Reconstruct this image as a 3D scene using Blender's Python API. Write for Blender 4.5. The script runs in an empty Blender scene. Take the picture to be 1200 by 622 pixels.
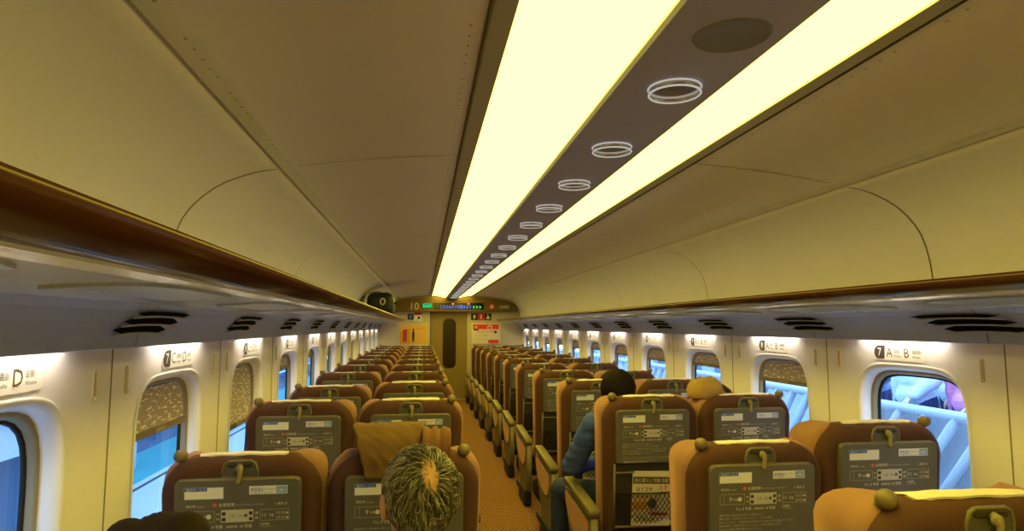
import bpy, math, random
from mathutils import Vector, Matrix, noise
random.seed(4)
sc = bpy.context.scene
COL = sc.collection
PI = math.pi

# ------------------------------------------------------------------ materials
MATS = {}
def lin(c): return tuple(((v/12.92) if v <= .04045 else ((v+.055)/1.055)**2.4) for v in c)
def mat(name, rgb, rough=.6, metal=0., bump=0., bscale=60., var=0., vscale=8., sheen=0., spec=.4, coat=0.):
    """rgb: linear base colour"""
    if name in MATS: return MATS[name]
    m = bpy.data.materials.new(name); m.use_nodes = True
    nt = m.node_tree; p = nt.nodes['Principled BSDF']
    p.inputs['Base Color'].default_value = (*rgb, 1); p.inputs['Roughness'].default_value = rough
    p.inputs['Metallic'].default_value = metal; p.inputs['Specular IOR Level'].default_value = spec
    if sheen:
        p.inputs['Sheen Weight'].default_value = sheen; p.inputs['Sheen Roughness'].default_value = .45
        p.inputs['Sheen Tint'].default_value = (*[min(1, v*2.2+.05) for v in rgb], 1)
    if coat: p.inputs['Coat Weight'].default_value = coat
    if bump or var:
        tc = nt.nodes.new('ShaderNodeTexCoord')
    if var:
        n = nt.nodes.new('ShaderNodeTexNoise'); n.inputs['Scale'].default_value = vscale; n.inputs['Detail'].default_value = 4
        nt.links.new(tc.outputs['Object'], n.inputs['Vector'])
        mx = nt.nodes.new('ShaderNodeMix'); mx.data_type = 'RGBA'
        mx.inputs['A'].default_value = (*[v*(1-var) for v in rgb], 1)
        mx.inputs['B'].default_value = (*[min(1, v*(1+var)) for v in rgb], 1)
        nt.links.new(n.outputs['Fac'], mx.inputs['Factor']); nt.links.new(mx.outputs['Result'], p.inputs['Base Color'])
    if bump:
        n2 = nt.nodes.new('ShaderNodeTexNoise'); n2.inputs['Scale'].default_value = bscale; n2.inputs['Detail'].default_value = 3
        nt.links.new(tc.outputs['Object'], n2.inputs['Vector'])
        b = nt.nodes.new('ShaderNodeBump'); b.inputs['Strength'].default_value = bump; b.inputs['Distance'].default_value = .004
        nt.links.new(n2.outputs['Fac'], b.inputs['Height']); nt.links.new(b.outputs['Normal'], p.inputs['Normal'])
    MATS[name] = m; return m
def emit(name, rgb, s):
    if name in MATS: return MATS[name]
    m = bpy.data.materials.new(name); m.use_nodes = True; nt = m.node_tree; nt.nodes.clear()
    e = nt.nodes.new('ShaderNodeEmission'); e.inputs['Color'].default_value = (*rgb, 1); e.inputs['Strength'].default_value = s
    o = nt.nodes.new('ShaderNodeOutputMaterial'); nt.links.new(e.outputs[0], o.inputs[0]); MATS[name] = m; return m

velour = mat('velour_tan_lit', (.30, .162, .112), .85, bump=.25, bscale=25, var=.18, vscale=9, sheen=.5, spec=.1)  # lighter copy of the seat fabric, light on its sides put into the colour
brown = mat('velour_brown_shaded', (.088, .042, .034), .9, bump=.3, bscale=30, var=.25, vscale=7, sheen=.45, spec=.1)  # same fabric as darker copy, shade on the seat rear put into the colour
olive = mat('olive_grey_plastic', (.165, .142, .09), .5, bump=.1, bscale=300)
tray_m = mat('tray_grey', (.115, .108, .10), .48, bump=.08, bscale=400)
dark_gap = mat('dark_plastic', (.03, .026, .02), .6)
black = mat('black_rubber', (.012, .012, .012), .6)
knob_m = mat('knob_vinyl', (.19, .145, .075), .5)
latch_m = mat('latch_olive', (.24, .20, .09), .4)
linen = mat('linen', (.80, .73, .70), .9, bump=.2, bscale=200)
white_s = mat('sticker_white', (.78, .78, .80), .6)
blue_s = mat('sticker_blue', (.03, .09, .55), .6)
greyprint = mat('print_grey', (.46, .44, .38), .7)
white_p = mat('print_white', (.72, .68, .58), .7)
red_s = mat('sign_red', (.6, .02, .02), .6)
ivory = mat('ivory_panel', (.90, .86, .92), .42, var=.05, vscale=3)
recess_m = mat('window_recess_ivory', (.88, .87, .90), .4)
seam_m = mat('seam_dark', (.06, .05, .035), .8)
inner_f = mat('inner_frame_tan', (.30, .25, .16), .5)
ceil_m = mat('ceiling_panel', (.57, .53, .72), .5, var=.05, vscale=2)
centre_m = mat('centre_panel_grey', (.33, .34, .56), .55)
trim_m = mat('lamp_trim_grey', (.30, .28, .30), .5)
lip_m = mat('rack_lip_brown', (.062, .021, .010), .24, var=.12, vscale=2.5)
under_m = mat('rack_underside', (.82, .88, .98), .2, coat=.6)
grille_m = mat('vent_panel_grey', (.38, .46, .72), .42)
header_m = mat('fascia_brown', (.15, .085, .028), .42)
endwall_m = mat('end_wall_beige', (.52, .45, .36), .5)
door_m = mat('door_olive', (.27, .19, .065), .42)
blackglass = mat('dark_glass', (.03, .022, .014), .12)
carpet = None
lamp_m = emit('lamp_cover', (1., .80, .085), 4.5)
strip_m = emit('strip_lamp', (1., .82, .50), 17.)

def carpet_mat():
    m = bpy.data.materials.new('carpet'); m.use_nodes = True; nt = m.node_tree; p = nt.nodes['Principled BSDF']
    p.inputs['Roughness'].default_value = .95; p.inputs['Specular IOR Level'].default_value = .1
    tc = nt.nodes.new('ShaderNodeTexCoord')
    br = nt.nodes.new('ShaderNodeTexBrick'); br.inputs['Scale'].default_value = 11
    br.inputs['Color1'].default_value = (.135, .052, .022, 1); br.inputs['Color2'].default_value = (.11, .042, .018, 1)
    br.inputs['Mortar'].default_value = (.32, .17, .08, 1); br.inputs['Mortar Size'].default_value = .06
    br.inputs['Brick Width'].default_value = .42; br.inputs['Row Height'].default_value = .34
    nt.links.new(tc.outputs['Object'], br.inputs['Vector'])
    n = nt.nodes.new('ShaderNodeTexNoise'); n.inputs['Scale'].default_value = 90; nt.links.new(tc.outputs['Object'], n.inputs['Vector'])
    mx = nt.nodes.new('ShaderNodeMix'); mx.data_type = 'RGBA'; mx.blend_type = 'MULTIPLY'; mx.inputs['Factor'].default_value = .8
    rp = nt.nodes.new('ShaderNodeMapRange'); rp.inputs['From Min'].default_value = .3; rp.inputs['From Max'].default_value = .7
    rp.inputs['To Min'].default_value = .55; rp.inputs['To Max'].default_value = 1.35
    nt.links.new(n.outputs['Fac'], rp.inputs['Value'])
    nt.links.new(br.outputs['Color'], mx.inputs['A']); nt.links.new(rp.outputs['Result'], mx.inputs['B'])
    nt.links.new(mx.outputs['Result'], p.inputs['Base Color'])
    return m
carpet = carpet_mat()

def blind_mat():
    m = bpy.data.materials.new('woven_blind'); m.use_nodes = True; nt = m.node_tree; p = nt.nodes['Principled BSDF']
    p.inputs['Roughness'].default_value = .8
    tc = nt.nodes.new('ShaderNodeTexCoord'); mp = nt.nodes.new('ShaderNodeMapping')
    mp.inputs['Rotation'].default_value = (0, PI/2, 0)
    br = nt.nodes.new('ShaderNodeTexNoise'); br.inputs['Scale'].default_value = 1; br.inputs['Detail'].default_value = 1
    mp2 = nt.nodes.new('ShaderNodeMapping'); mp2.inputs['Scale'].default_value = (1, 22, 110)
    nt.links.new(tc.outputs['Object'], mp2.inputs['Vector']); nt.links.new(mp2.outputs['Vector'], br.inputs['Vector'])
    rp = nt.nodes.new('ShaderNodeMapRange'); rp.inputs['From Min'].default_value = .56; rp.inputs['From Max'].default_value = .62
    nt.links.new(br.outputs['Fac'], rp.inputs['Value'])
    mx = nt.nodes.new('ShaderNodeMix'); mx.data_type = 'RGBA'
    mx.inputs['A'].default_value = (.40, .32, .34, 1); mx.inputs['B'].default_value = (.82, .78, .82, 1)
    nt.links.new(rp.outputs['Result'], mx.inputs['Factor']); nt.links.new(mx.outputs['Result'], p.inputs['Base Color'])
    return m
blind_m = blind_mat()

def glass_mat():
    m = bpy.data.materials.new('window_glass'); m.use_nodes = True; nt = m.node_tree; nt.nodes.clear()
    t = nt.nodes.new('ShaderNodeBsdfTransparent'); t.inputs['Color'].default_value = (.82, .90, .96, 1)
    g = nt.nodes.new('ShaderNodeBsdfGlossy'); g.inputs['Roughness'].default_value = .02
    mx = nt.nodes.new('ShaderNodeMixShader'); mx.inputs[0].default_value = .06
    o = nt.nodes.new('ShaderNodeOutputMaterial')
    nt.links.new(t.outputs[0], mx.inputs[1]); nt.links.new(g.outputs[0], mx.inputs[2]); nt.links.new(mx.outputs[0], o.inputs[0])
    return m
glass_m = glass_mat()
def acrylic_mat():
    m = bpy.data.materials.new('clear_acrylic'); m.use_nodes = True; nt = m.node_tree; nt.nodes.clear()
    t = nt.nodes.new('ShaderNodeBsdfTransparent'); t.inputs['Color'].default_value = (.85, .82, .78, 1)
    g = nt.nodes.new('ShaderNodeBsdfGlossy'); g.inputs['Roughness'].default_value = .12
    mx = nt.nodes.new('ShaderNodeMixShader'); mx.inputs[0].default_value = .30
    o = nt.nodes.new('ShaderNodeOutputMaterial')
    nt.links.new(t.outputs[0], mx.inputs[1]); nt.links.new(g.outputs[0], mx.inputs[2]); nt.links.new(mx.outputs[0], o.inputs[0])
    return m
acrylic = acrylic_mat()

# ------------------------------------------------------------------ mesh helpers
DG = None
_text_cache = {}
def text_mesh(s, res=2):
    if s in _text_cache: return _text_cache[s]
    cu = bpy.data.curves.new('t', 'FONT'); cu.body = s; cu.resolution_u = res; cu.size = 1; cu.align_x = 'LEFT'
    ob = bpy.data.objects.new('t', cu); COL.objects.link(ob)
    dg = bpy.context.evaluated_depsgraph_get(); dg.update()
    me = bpy.data.meshes.new_from_object(ob.evaluated_get(dg))
    vs = [v.co.copy() for v in me.vertices]; fs = [tuple(p.vertices) for p in me.polygons]
    bpy.data.objects.remove(ob); bpy.data.curves.remove(cu); bpy.data.meshes.remove(me)
    _text_cache[s] = (vs, fs); return vs, fs

class MB:
    def __init__(self): self.v = []; self.f = []; self.m = []; self.s = []; self.mats = []
    def mi(self, m):
        if m not in self.mats: self.mats.append(m)
        return self.mats.index(m)
    def add(self, vs, fs, m, smooth=True, M=None):
        o = len(self.v); k = self.mi(m)
        self.v += [tuple(M @ Vector(p)) if M is not None else tuple(p) for p in vs]
        for f in fs:
            self.f.append(tuple(i+o for i in f)); self.m.append(k); self.s.append(smooth)
        return o
    def box(self, c, d, m, M=None):
        x, y, z = c; a, b, e = d[0]/2, d[1]/2, d[2]/2
        vs = [(x+i*a, y+j*b, z+k*e) for i in (-1, 1) for j in (-1, 1) for k in (-1, 1)]
        fs = [(0, 1, 3, 2), (4, 6, 7, 5), (0, 4, 5, 1), (2, 3, 7, 6), (0, 2, 6, 4), (1, 5, 7, 3)]
        self.add(vs, fs, m, False, M)
    def loft(self, rings, m, closed=True, caps=(True, True), smooth=True, M=None):
        n = len(rings[0]); vs = [p for r in rings for p in r]; fs = []
        for i in range(len(rings)-1):
            for j in range(n if closed else n-1):
                a, b = i*n+j, i*n+(j+1) % n
                fs.append((a, b, b+n, a+n))
        o = self.add(vs, fs, m, smooth, M); k = self.mi(m)
        if caps[0]: self.f.append(tuple(o+i for i in reversed(range(n)))); self.m.append(k); self.s.append(False)
        if caps[1]: self.f.append(tuple(o+(len(rings)-1)*n+i for i in range(n))); self.m.append(k); self.s.append(False)
    def pillow(self, out, d0, d1, r0, r1, m, seg=3, inner=0, fn=None, M=None):
        """out: CCW outline of (u,w); solid between depth d0 and d1 (axis y) with rounded rims; fn deforms (u,d,w)"""
        rings = []
        def inset(r):
            n = len(out); res = []
            for i in range(n):
                p, q, s = Vector(out[i-1]), Vector(out[i]), Vector(out[(i+1) % n])
                t = (q-p).normalized()+(s-q).normalized()
                t = t.normalized() if t.length > 1e-9 else Vector((1, 0))
                res.append(q+Vector((-t.y, t.x))*r)
            return res
        cen = Vector((sum(p[0] for p in out)/len(out), sum(p[1] for p in out)/len(out)))
        def put(o2, d): rings.append([(p[0], d, p[1]) for p in o2])
        a0 = inset(r0) if r0 else [Vector(p) for p in out]
        for k in range(inner, 0, -1): put([cen+(p-cen)*(1-k/(inner+1)) for p in a0], d0)
        for i in range(seg+1 if r0 else 1):
            a = i/seg*PI/2; put(inset(r0*(1-math.sin(a))), d0+r0*(1-math.cos(a)))
        for i in range(seg+1 if r1 else 1):
            a = PI/2-i/seg*PI/2 if r1 else 0
            put(inset(r1*(1-math.sin(a))) if r1 else out, d1-r1*(1-math.cos(a)) if r1 else d1)
        a1 = inset(r1) if r1 else [Vector(p) for p in out]
        for k in range(1, inner+1): put([cen+(p-cen)*(1-k/(inner+1)) for p in a1], d1)
        if fn: rings = [[fn(p) for p in r] for r in rings]
        self.loft(rings, m, M=M)
    def tube(self, pts, r, m, n=6, closed=False, M=None, caps=True):
        pts = [Vector(p) for p in pts]; N = len(pts); rings = []; rr = r if isinstance(r, (list, tuple)) else [r]*N
        t0 = (pts[1]-pts[0]).normalized(); up = Vector((0, 0, 1)) if abs(t0.z) < .9 else Vector((1, 0, 0)); u = t0.cross(up).normalized()
        for i in range(N):
            a = pts[i-1] if (i > 0 or closed) else pts[i]; b = pts[(i+1) % N] if (i < N-1 or closed) else pts[i]
            t = (b-a).normalized(); u = (u-t*u.dot(t)).normalized(); w = t.cross(u)
            rings.append([tuple(pts[i]+(u*math.cos(2*PI*k/n)+w*math.sin(2*PI*k/n))*rr[i]) for k in range(n)])
        if closed: rings.append(rings[0])
        c = caps and not closed
        self.loft(rings, m, caps=(c, c), M=M)
    def sphere(self, c, r, m, nu=12, nv=8, M=None, fn=None):
        r = (r, r, r) if not isinstance(r, (tuple, list)) else r; rings = []
        for j in range(nv+1):
            th = PI*(j/nv)*.996+.006
            rings.append([(c[0]+r[0]*math.sin(th)*math.cos(2*PI*i/nu), c[1]+r[1]*math.sin(th)*math.sin(2*PI*i/nu), c[2]-r[2]*math.cos(th)) for i in range(nu)])
        if fn: rings = [[fn(p) for p in q] for q in rings]
        self.loft(rings, m, M=M)
    def text(self, s, size, m, M, align='L', width=None):
        vs, fs = text_mesh(s)
        if not vs: return
        x0 = min(v.x for v in vs); x1 = max(v.x for v in vs)
        k = size if width is None else width/(x1-x0)
        off = {'L': x0, 'C': (x0+x1)/2, 'R': x1}[align]
        self.add([((v.x-off)*k, v.y*size, 0) for v in vs], fs, m, False, M)
    def build(self, name, parent=None, loc=None):
        me = bpy.data.meshes.new(name); me.from_pydata(self.v, [], self.f)
        for m in self.mats: me.materials.append(m)
        me.polygons.foreach_set('material_index', self.m); me.polygons.foreach_set('use_smooth', self.s); me.update()
        ob = bpy.data.objects.new(name, me); COL.objects.link(ob)
        if parent: ob.parent = parent
        if loc: ob.location = loc
        return ob

def empty(name, loc=(0, 0, 0), label=None, cat=None, group=None, kind=None):
    o = bpy.data.objects.new(name, None); COL.objects.link(o); o.location = loc; o.empty_display_size = .1
    return tag(o, label, cat, group, kind)
def tag(o, label=None, cat=None, group=None, kind=None):
    if label: o['label'] = label
    if cat: o['category'] = cat
    if group: o['group'] = group
    if kind: o['kind'] = kind
    return o
def rr(x0, x1, z0, z1, r, n=5):
    """CCW rounded rectangle; r = one radius or (bl, br, tr, tl)"""
    r = (r,)*4 if not isinstance(r, (tuple, list)) else r
    out = []
    for (cx, cz, q, a0) in ((x0+r[0], z0+r[0], r[0], PI), (x1-r[1], z0+r[1], r[1], 1.5*PI), (x1-r[2], z1-r[2], r[2], 0), (x0+r[3], z1-r[3], r[3], PI/2)):
        for i in range(n+1):
            a = a0+i/n*PI/2; out.append((cx+q*math.cos(a), cz+q*math.sin(a)))
    return out
def frame(origin, ex, ey):
    """matrix whose local x->ex, y->ey, z->ex x ey"""
    ex = Vector(ex).normalized(); ey = Vector(ey).normalized(); ez = ex.cross(ey)
    M = Matrix((ex, ey, ez)).transposed().to_4x4(); M.translation = Vector(origin); return M
def ordinal(n): return ['first', 'second', 'third', 'fourth', 'fifth', 'sixth', 'seventh', 'eighth', 'ninth', 'tenth', 'eleventh', 'twelfth', 'thirteenth', 'fourteenth', 'fifteenth', 'sixteenth', 'seventeenth', 'eighteenth', 'nineteenth', 'twentieth', 'twenty-first', 'twenty-second', 'twenty-third', 'twenty-fourth'][n]

# ------------------------------------------------------------------ camera
CX, CZ = -.576, 1.5
f, vx, vy = 760., 496., 382.
th = math.atan((vy-311)/f); ps = math.atan((600-vx)*math.cos(th)/f)
F = Vector((math.sin(ps)*math.cos(th), math.cos(ps)*math.cos(th), math.sin(th)))
R = Vector((math.cos(ps), -math.sin(ps), 0)); U = R.cross(F)
cam = bpy.data.cameras.new('camera'); co = bpy.data.objects.new('camera', cam); COL.objects.link(co)
Mx = Matrix((R, U, -F)).transposed().to_4x4(); Mx.translation = Vector((CX, 0, CZ)); co.matrix_world = Mx
cam.sensor_width = 36; cam.lens = f/1200*36; cam.clip_start = .02; cam.clip_end = 300
sc.camera = co

# ------------------------------------------------------------------ the shell of the carriage
Y0, Y1 = -2.6, 13.6
WX = 1.488
WIN_Y = [2.57+1.04*k for k in range(-1, 11)]
SEAM_Y = [2.08+1.04*k for k in range(-4, 12)]
WZ = 1.01
def sup(a, b, n=4.6, ang=None):
    c, s = math.cos(ang), math.sin(ang)
    r = ((abs(c)/a)**n+(abs(s)/b)**n)**(-1/n)
    return r*c, r*s
def bay_wall(b, side, x, cy, ya, yb, za, zb, a, bb, m):
    angs = [2*PI*i/56 for i in range(56)]
    for (yy, zz) in ((ya, za), (ya, zb), (yb, za), (yb, zb)): angs.append(math.atan2(zz-WZ, yy-cy) % (2*PI))
    angs = sorted(set(round(t, 6) for t in angs)); n = len(angs)
    hole, outer = [], []
    for t in angs:
        p = sup(a, bb, ang=t); hole.append((side*x, cy+p[0], WZ+p[1]))
        c, s = math.cos(t), math.sin(t)
        k = min([((yb-cy)/c if c > 1e-9 else (ya-cy)/c if c < -1e-9 else 1e9), ((zb-WZ)/s if s > 1e-9 else (za-WZ)/s if s < -1e-9 else 1e9)])
        outer.append((side*x, cy+c*k, WZ+s*k))
    b.loft([hole, outer] if side > 0 else [outer, hole], m, caps=(False, False), smooth=False)

floor = MB(); floor.box((0, (Y0+Y1)/2, -.03), (3.1, Y1-Y0, .06), carpet); tag(floor.build('floor'), kind='structure')

for side, nm in ((-1, 'left'), (1, 'right')):
    w = MB(); sk = MB()
    for i, cy in enumerate(WIN_Y):
        ya, yb = 2.08+1.04*(i-1)-.001, 2.08+1.04*i+.001
        if i == len(WIN_Y)-1: yb = Y1
        bay_wall(w, side, WX, cy, ya, yb, 0, 1.62, .315, .32, ivory)
        bay_wall(sk, side, 1.560, cy, ya, yb, -.2, 2.3, .285, .295, ivory)
    ya = 2.08-1.04
    for (b, x, z0, z1) in ((w, WX, 0, 1.62), (sk, 1.560, -.2, 2.3)):
        b.add([(side*x, Y0, z0), (side*x, ya, z0), (side*x, ya, z1), (side*x, Y0, z1)], [(0, 1, 2, 3)], ivory, False)
    wall = tag(w.build('wall_'+nm), kind='structure')
    sk.build('outer_skin', wall)
    s = MB()
    for y in SEAM_Y:
        if Y0 < y < Y1: s.box((side*(WX-.001), y, .74), (.003, .0035, 1.46), mat('wall_seam', (.22, .19, .14), .8))
    s.build('panel_seam', wall)
    for y in SEAM_Y:
        if not (1. < y < Y1-.1): continue
        for dy in (-.1, .1):
            h = MB(); Mh = frame((side*WX, y+dy, 1.335), (0, -side, 0), (0, 0, 1))
            # pill-shaped flip-out coat hook
            h.pillow([(p[0], p[1]) for p in rr(-.0085, .0085, -.043, .043, .008, 4)], -.004, .006, .003, 0, mat('hook_ivory', (.55, .45, .27), .45), M=frame((side*WX, y+dy, 1.335), (0, -side, 0), (side, 0, 0)))
            h.sphere((0, 0, 0), (.006, .006, .006), mat('hook_tip', (.75, .68, .5), .3), 8, 5, M=Matrix.Translation((side*(WX-.005), y+dy, 1.298)))
            h.build('coat_hook', wall)

def blind_poly(a, b, zb, n=40):
    pts = []
    for i in range(n*2):
        p = sup(a, b, 4.6, 2*PI*i/(n*2)); pts.append((p[0], max(p[1], zb)))
    out = []
    for p in pts:
        if not out or (abs(out[-1][0]-p[0])+abs(out[-1][1]-p[1])) > 1e-5: out.append(p)
    return out
win_n = 0
def window(side, cy, drop):
    """drop: z (relative to the window centre) of the blind's lower edge"""
    global win_n
    win_n += 1
    root = empty('window_%d' % win_n, (side*WX, cy, WZ), kind='structure')
    sx = side
    def ring(x, a, b, n=56): return [(sx*x, sup(a, b, 4.6, 2*PI*i/n)[0], sup(a, b, 4.6, 2*PI*i/n)[1]) for i in range(n)]
    b = MB()
    L = [ring(-.003, .322, .327), ring(-.006, .315, .32), ring(0, .305, .31), ring(.015, .293, .30), ring(.034, .288, .297), ring(.040, .284, .293)]
    b.loft(L if side < 0 else L, recess_m, caps=(False, False)); b.build('window_recess', root)
    b = MB(); L = [ring(.038, .287, .296), ring(.037, .278, .287), ring(.044, .272, .281), ring(.062, .266, .275)]
    b.loft(L, inner_f, caps=(False, False)); b.build('window_frame', root)
    b = MB(); L = [ring(.058, .268, .277), ring(.058, .260, .269), ring(.068, .259, .268)]
    b.loft(L, black, caps=(False, False)); b.build('seal', root)
    b = MB()
    b.loft([ring(.070, .29, .30)], glass_m, caps=(True, False)); b.build('pane', root)
    if drop is not None:
        b = MB(); pl = blind_poly(.265, .274, drop)
        b.add([(sx*.050, p[0], p[1]) for p in pl], [tuple(range(len(pl)))], blind_m, False)
        bl = b.build('window_blind', root)
        if drop > -.24:
            hw = max(p[0] for p in pl if p[1] < drop+.02)
            b = MB(); b.box((sx*.048, 0, drop), (.016, hw*2-.004, .022), mat('blind_bar', (.20, .15, .085), .45))
            b.box((sx*.038, 0, drop), (.01, .09, .013), mat('blind_grip', (.30, .24, .14), .4)); b.build('handle_bar', bl)
for i, cy in enumerate(WIN_Y):
    k = i-1
    dl = {-1: None, 0: .115, 1: -.02, 6: -.30}.get(k, .235 if k % 2 else .205)
    window(-1, cy, dl)
    dr = {-1: .25, 0: None, 1: .165, 2: .20, 3: .19}.get(k, .21 if k % 2 else .19)
    window(1, cy, dr)

# ceiling: profile of one half, from the lamp trim outward, then down behind the rack
prof = [(.414, 2.131), (.46, 2.127), (.6, 2.117), (.75, 2.103), (.9, 2.085), (1.02, 2.066), (1.080, 2.056), (1.0805, 2.064), (1.092, 2.064), (1.0925, 2.053), (1.14, 2.045), (1.2, 2.028), (1.26, 2.003), (1.305, 1.977), (1.345, 1.943), (1.38, 1.905), (1.405, 1.866), (1.425, 1.81), (1.438, 1.75), (1.445, 1.69), (1.45, 1.60)]
ceil_root = MB()
for side in (-1, 1):
    ceil_root.loft([[(side*x, Y0, z) for x, z in prof], [(side*x, Y1, z) for x, z in prof]], ceil_m, closed=False, caps=(False, False))
# closed roof over everything
ceil_root.box((0, (Y0+Y1)/2, 2.33), (3.3, Y1-Y0+.2, .06), ceil_m)
ceil = tag(ceil_root.build('ceiling'), kind='structure')
sm = MB()
def prof_strip(b, side, y, i0, i1, wd=.005, m=seam_m):
    P = prof[i0:i1]; n = len(P); va = []
    for dy in (-wd/2, wd/2):
        for k, (x, z) in enumerate(P):
            q = P[min(k+1, n-1)]; p = P[max(k-1, 0)]; t = Vector((q[0]-p[0], q[1]-p[1])).normalized()
            va.append((side*(x+t.y*.0015), y+dy, z-t.x*.0015))
    b.add(va, [(k, k+1, k+1+n, k+n) for k in range(n-1)], m, False)
for side in (-1, 1):
    for y in (2.34+2.08*k for k in range(-2, 6)): prof_strip(sm, side, y, 0, 6, .004); prof_strip(sm, side, y, 9, len(prof), .006)
sm.build('panel_seam', ceil)
ho = MB()
hole_m = mat('air_hole', (.30, .27, .22), .8)
for side in (-1, 1):
    for row, (x, z) in enumerate(((.485, 2.1245), (1.045, 2.0605))):
        y = .2
        while y < 9:
            if (int(y/.035) % 9) not in (7, 8):
                ho.add([(side*x+math.cos(a)*.004, y+math.sin(a)*.005, z) for a in (0, 1.05, 2.1, 3.14, 4.19, 5.24)], [(0, 1, 2, 3, 4, 5)], hole_m, False)
            y += .05
ho.build('air_hole', ceil)['kind'] = 'stuff'

# trims beside the lamps, and the centre panel
n = 0
for side in (-1, 1):
    b = MB(); b.loft([[(side*x, y, z) for x, z in ((.400, 2.142), (.400, 2.124), (.445, 2.124), (.452, 2.130), (.452, 2.142))] for y in (Y0, 13.5)], trim_m, smooth=False)
    b.box((side*.454, (Y0+13.5)/2, 2.1265), (.006, 13.5-Y0, .004), seam_m)
    n += 1; tag(b.build('trim_%d' % n), kind='structure')
b = MB()
cp = [(-.128, 2.12), (-.132, 2.075), (-.125, 2.068), (-.06, 2.0655), (0, 2.065), (.06, 2.0655), (.125, 2.068), (.132, 2.075), (.128, 2.12)]
b.loft([[(x, y, z) for x, z in cp] for y in (Y0, 13.5)], centre_m, smooth=False)
cpan = tag(b.build('trim_3'), kind='structure')
# long lamp covers
for side, lb in ((-1, 'wide glowing yellow light strip left of the grey centre panel on the ceiling'), (1, 'glowing yellow light strip right of the grey centre panel on the ceiling')):
    root = empty('ceiling_light', (side*.27, 5.4, 2.11), lb, 'light', 'long ceiling light strips')
    b = MB(); pr = [(.13, 2.082), (.17, 2.090), (.23, 2.106), (.29, 2.118), (.35, 2.126), (.412, 2.130)]
    b.loft([[(side*(x-.27), y-5.4, z-2.11) for x, z in pr] for y in (Y0, 13.47)], lamp_m, closed=False, caps=(False, False)); b.build('light_cover', root)
    b = MB(); b.box((0, 5.435-5.4, 2.155-2.11), (.29, 13.47-Y0, .03), mat('lamp_housing', (.5, .48, .42), .5)); b.build('lamp_housing', root)

# ring lights on the centre panel
chrome = emit('ring_glow', (1., .92, .80), .28)
for k in range(23):
    y = 1.433+.52*k
    t = empty('ring_light', (.01, y, 2.065), '%s clear ring light from the camera on the grey ceiling centre panel' % ordinal(k), 'ring light', 'round ring lights along the ceiling')
    def circ(r, z, N=32): return [(math.cos(2*PI*i/N)*r, math.sin(2*PI*i/N)*r, z) for i in range(N)]
    if k == 0:
        b = MB(); b.tube(circ(.0615, -.002), .0026, chrome, 5, closed=True); b.tube(circ(.0605, -.016), .0026, chrome, 5, closed=True); ring_rim = b.build('rim', t).data
        b = MB(); b.loft([circ(.0615, 0), circ(.0605, -.016), circ(.056, -.0165), circ(.056, -.001)], acrylic, caps=(False, False)); ring_body = b.build('ring_body', t).data
        b = MB(); b.loft([circ(.054, -.001), circ(.05, -.003), circ(.001, -.0035)], mat('ring_plate', (.13, .12, .10), .4), caps=(False, True)); ring_plate = b.build('base_plate', t).data
    else:
        for nm, me in (('rim', ring_rim), ('ring_body', ring_body), ('base_plate', ring_plate)):
            o = bpy.data.objects.new(nm, me); COL.objects.link(o); o.parent = t
b = MB()
b.loft([[(math.cos(2*PI*i/40)*r, math.sin(2*PI*i/40)*r, z) for i in range(40)] for r, z in ((.075, .001), (.073, -.003), (.068, -.004), (.066, -.002), (.001, -.002))], mat('speaker_grille', (.19, .20, .27), .7), caps=(False, True))
tag(b.build('ceiling_speaker', loc=(.015, 1.152, 2.065)), 'flush dark round speaker grille on the ceiling nearest the camera', 'speaker')

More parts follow.
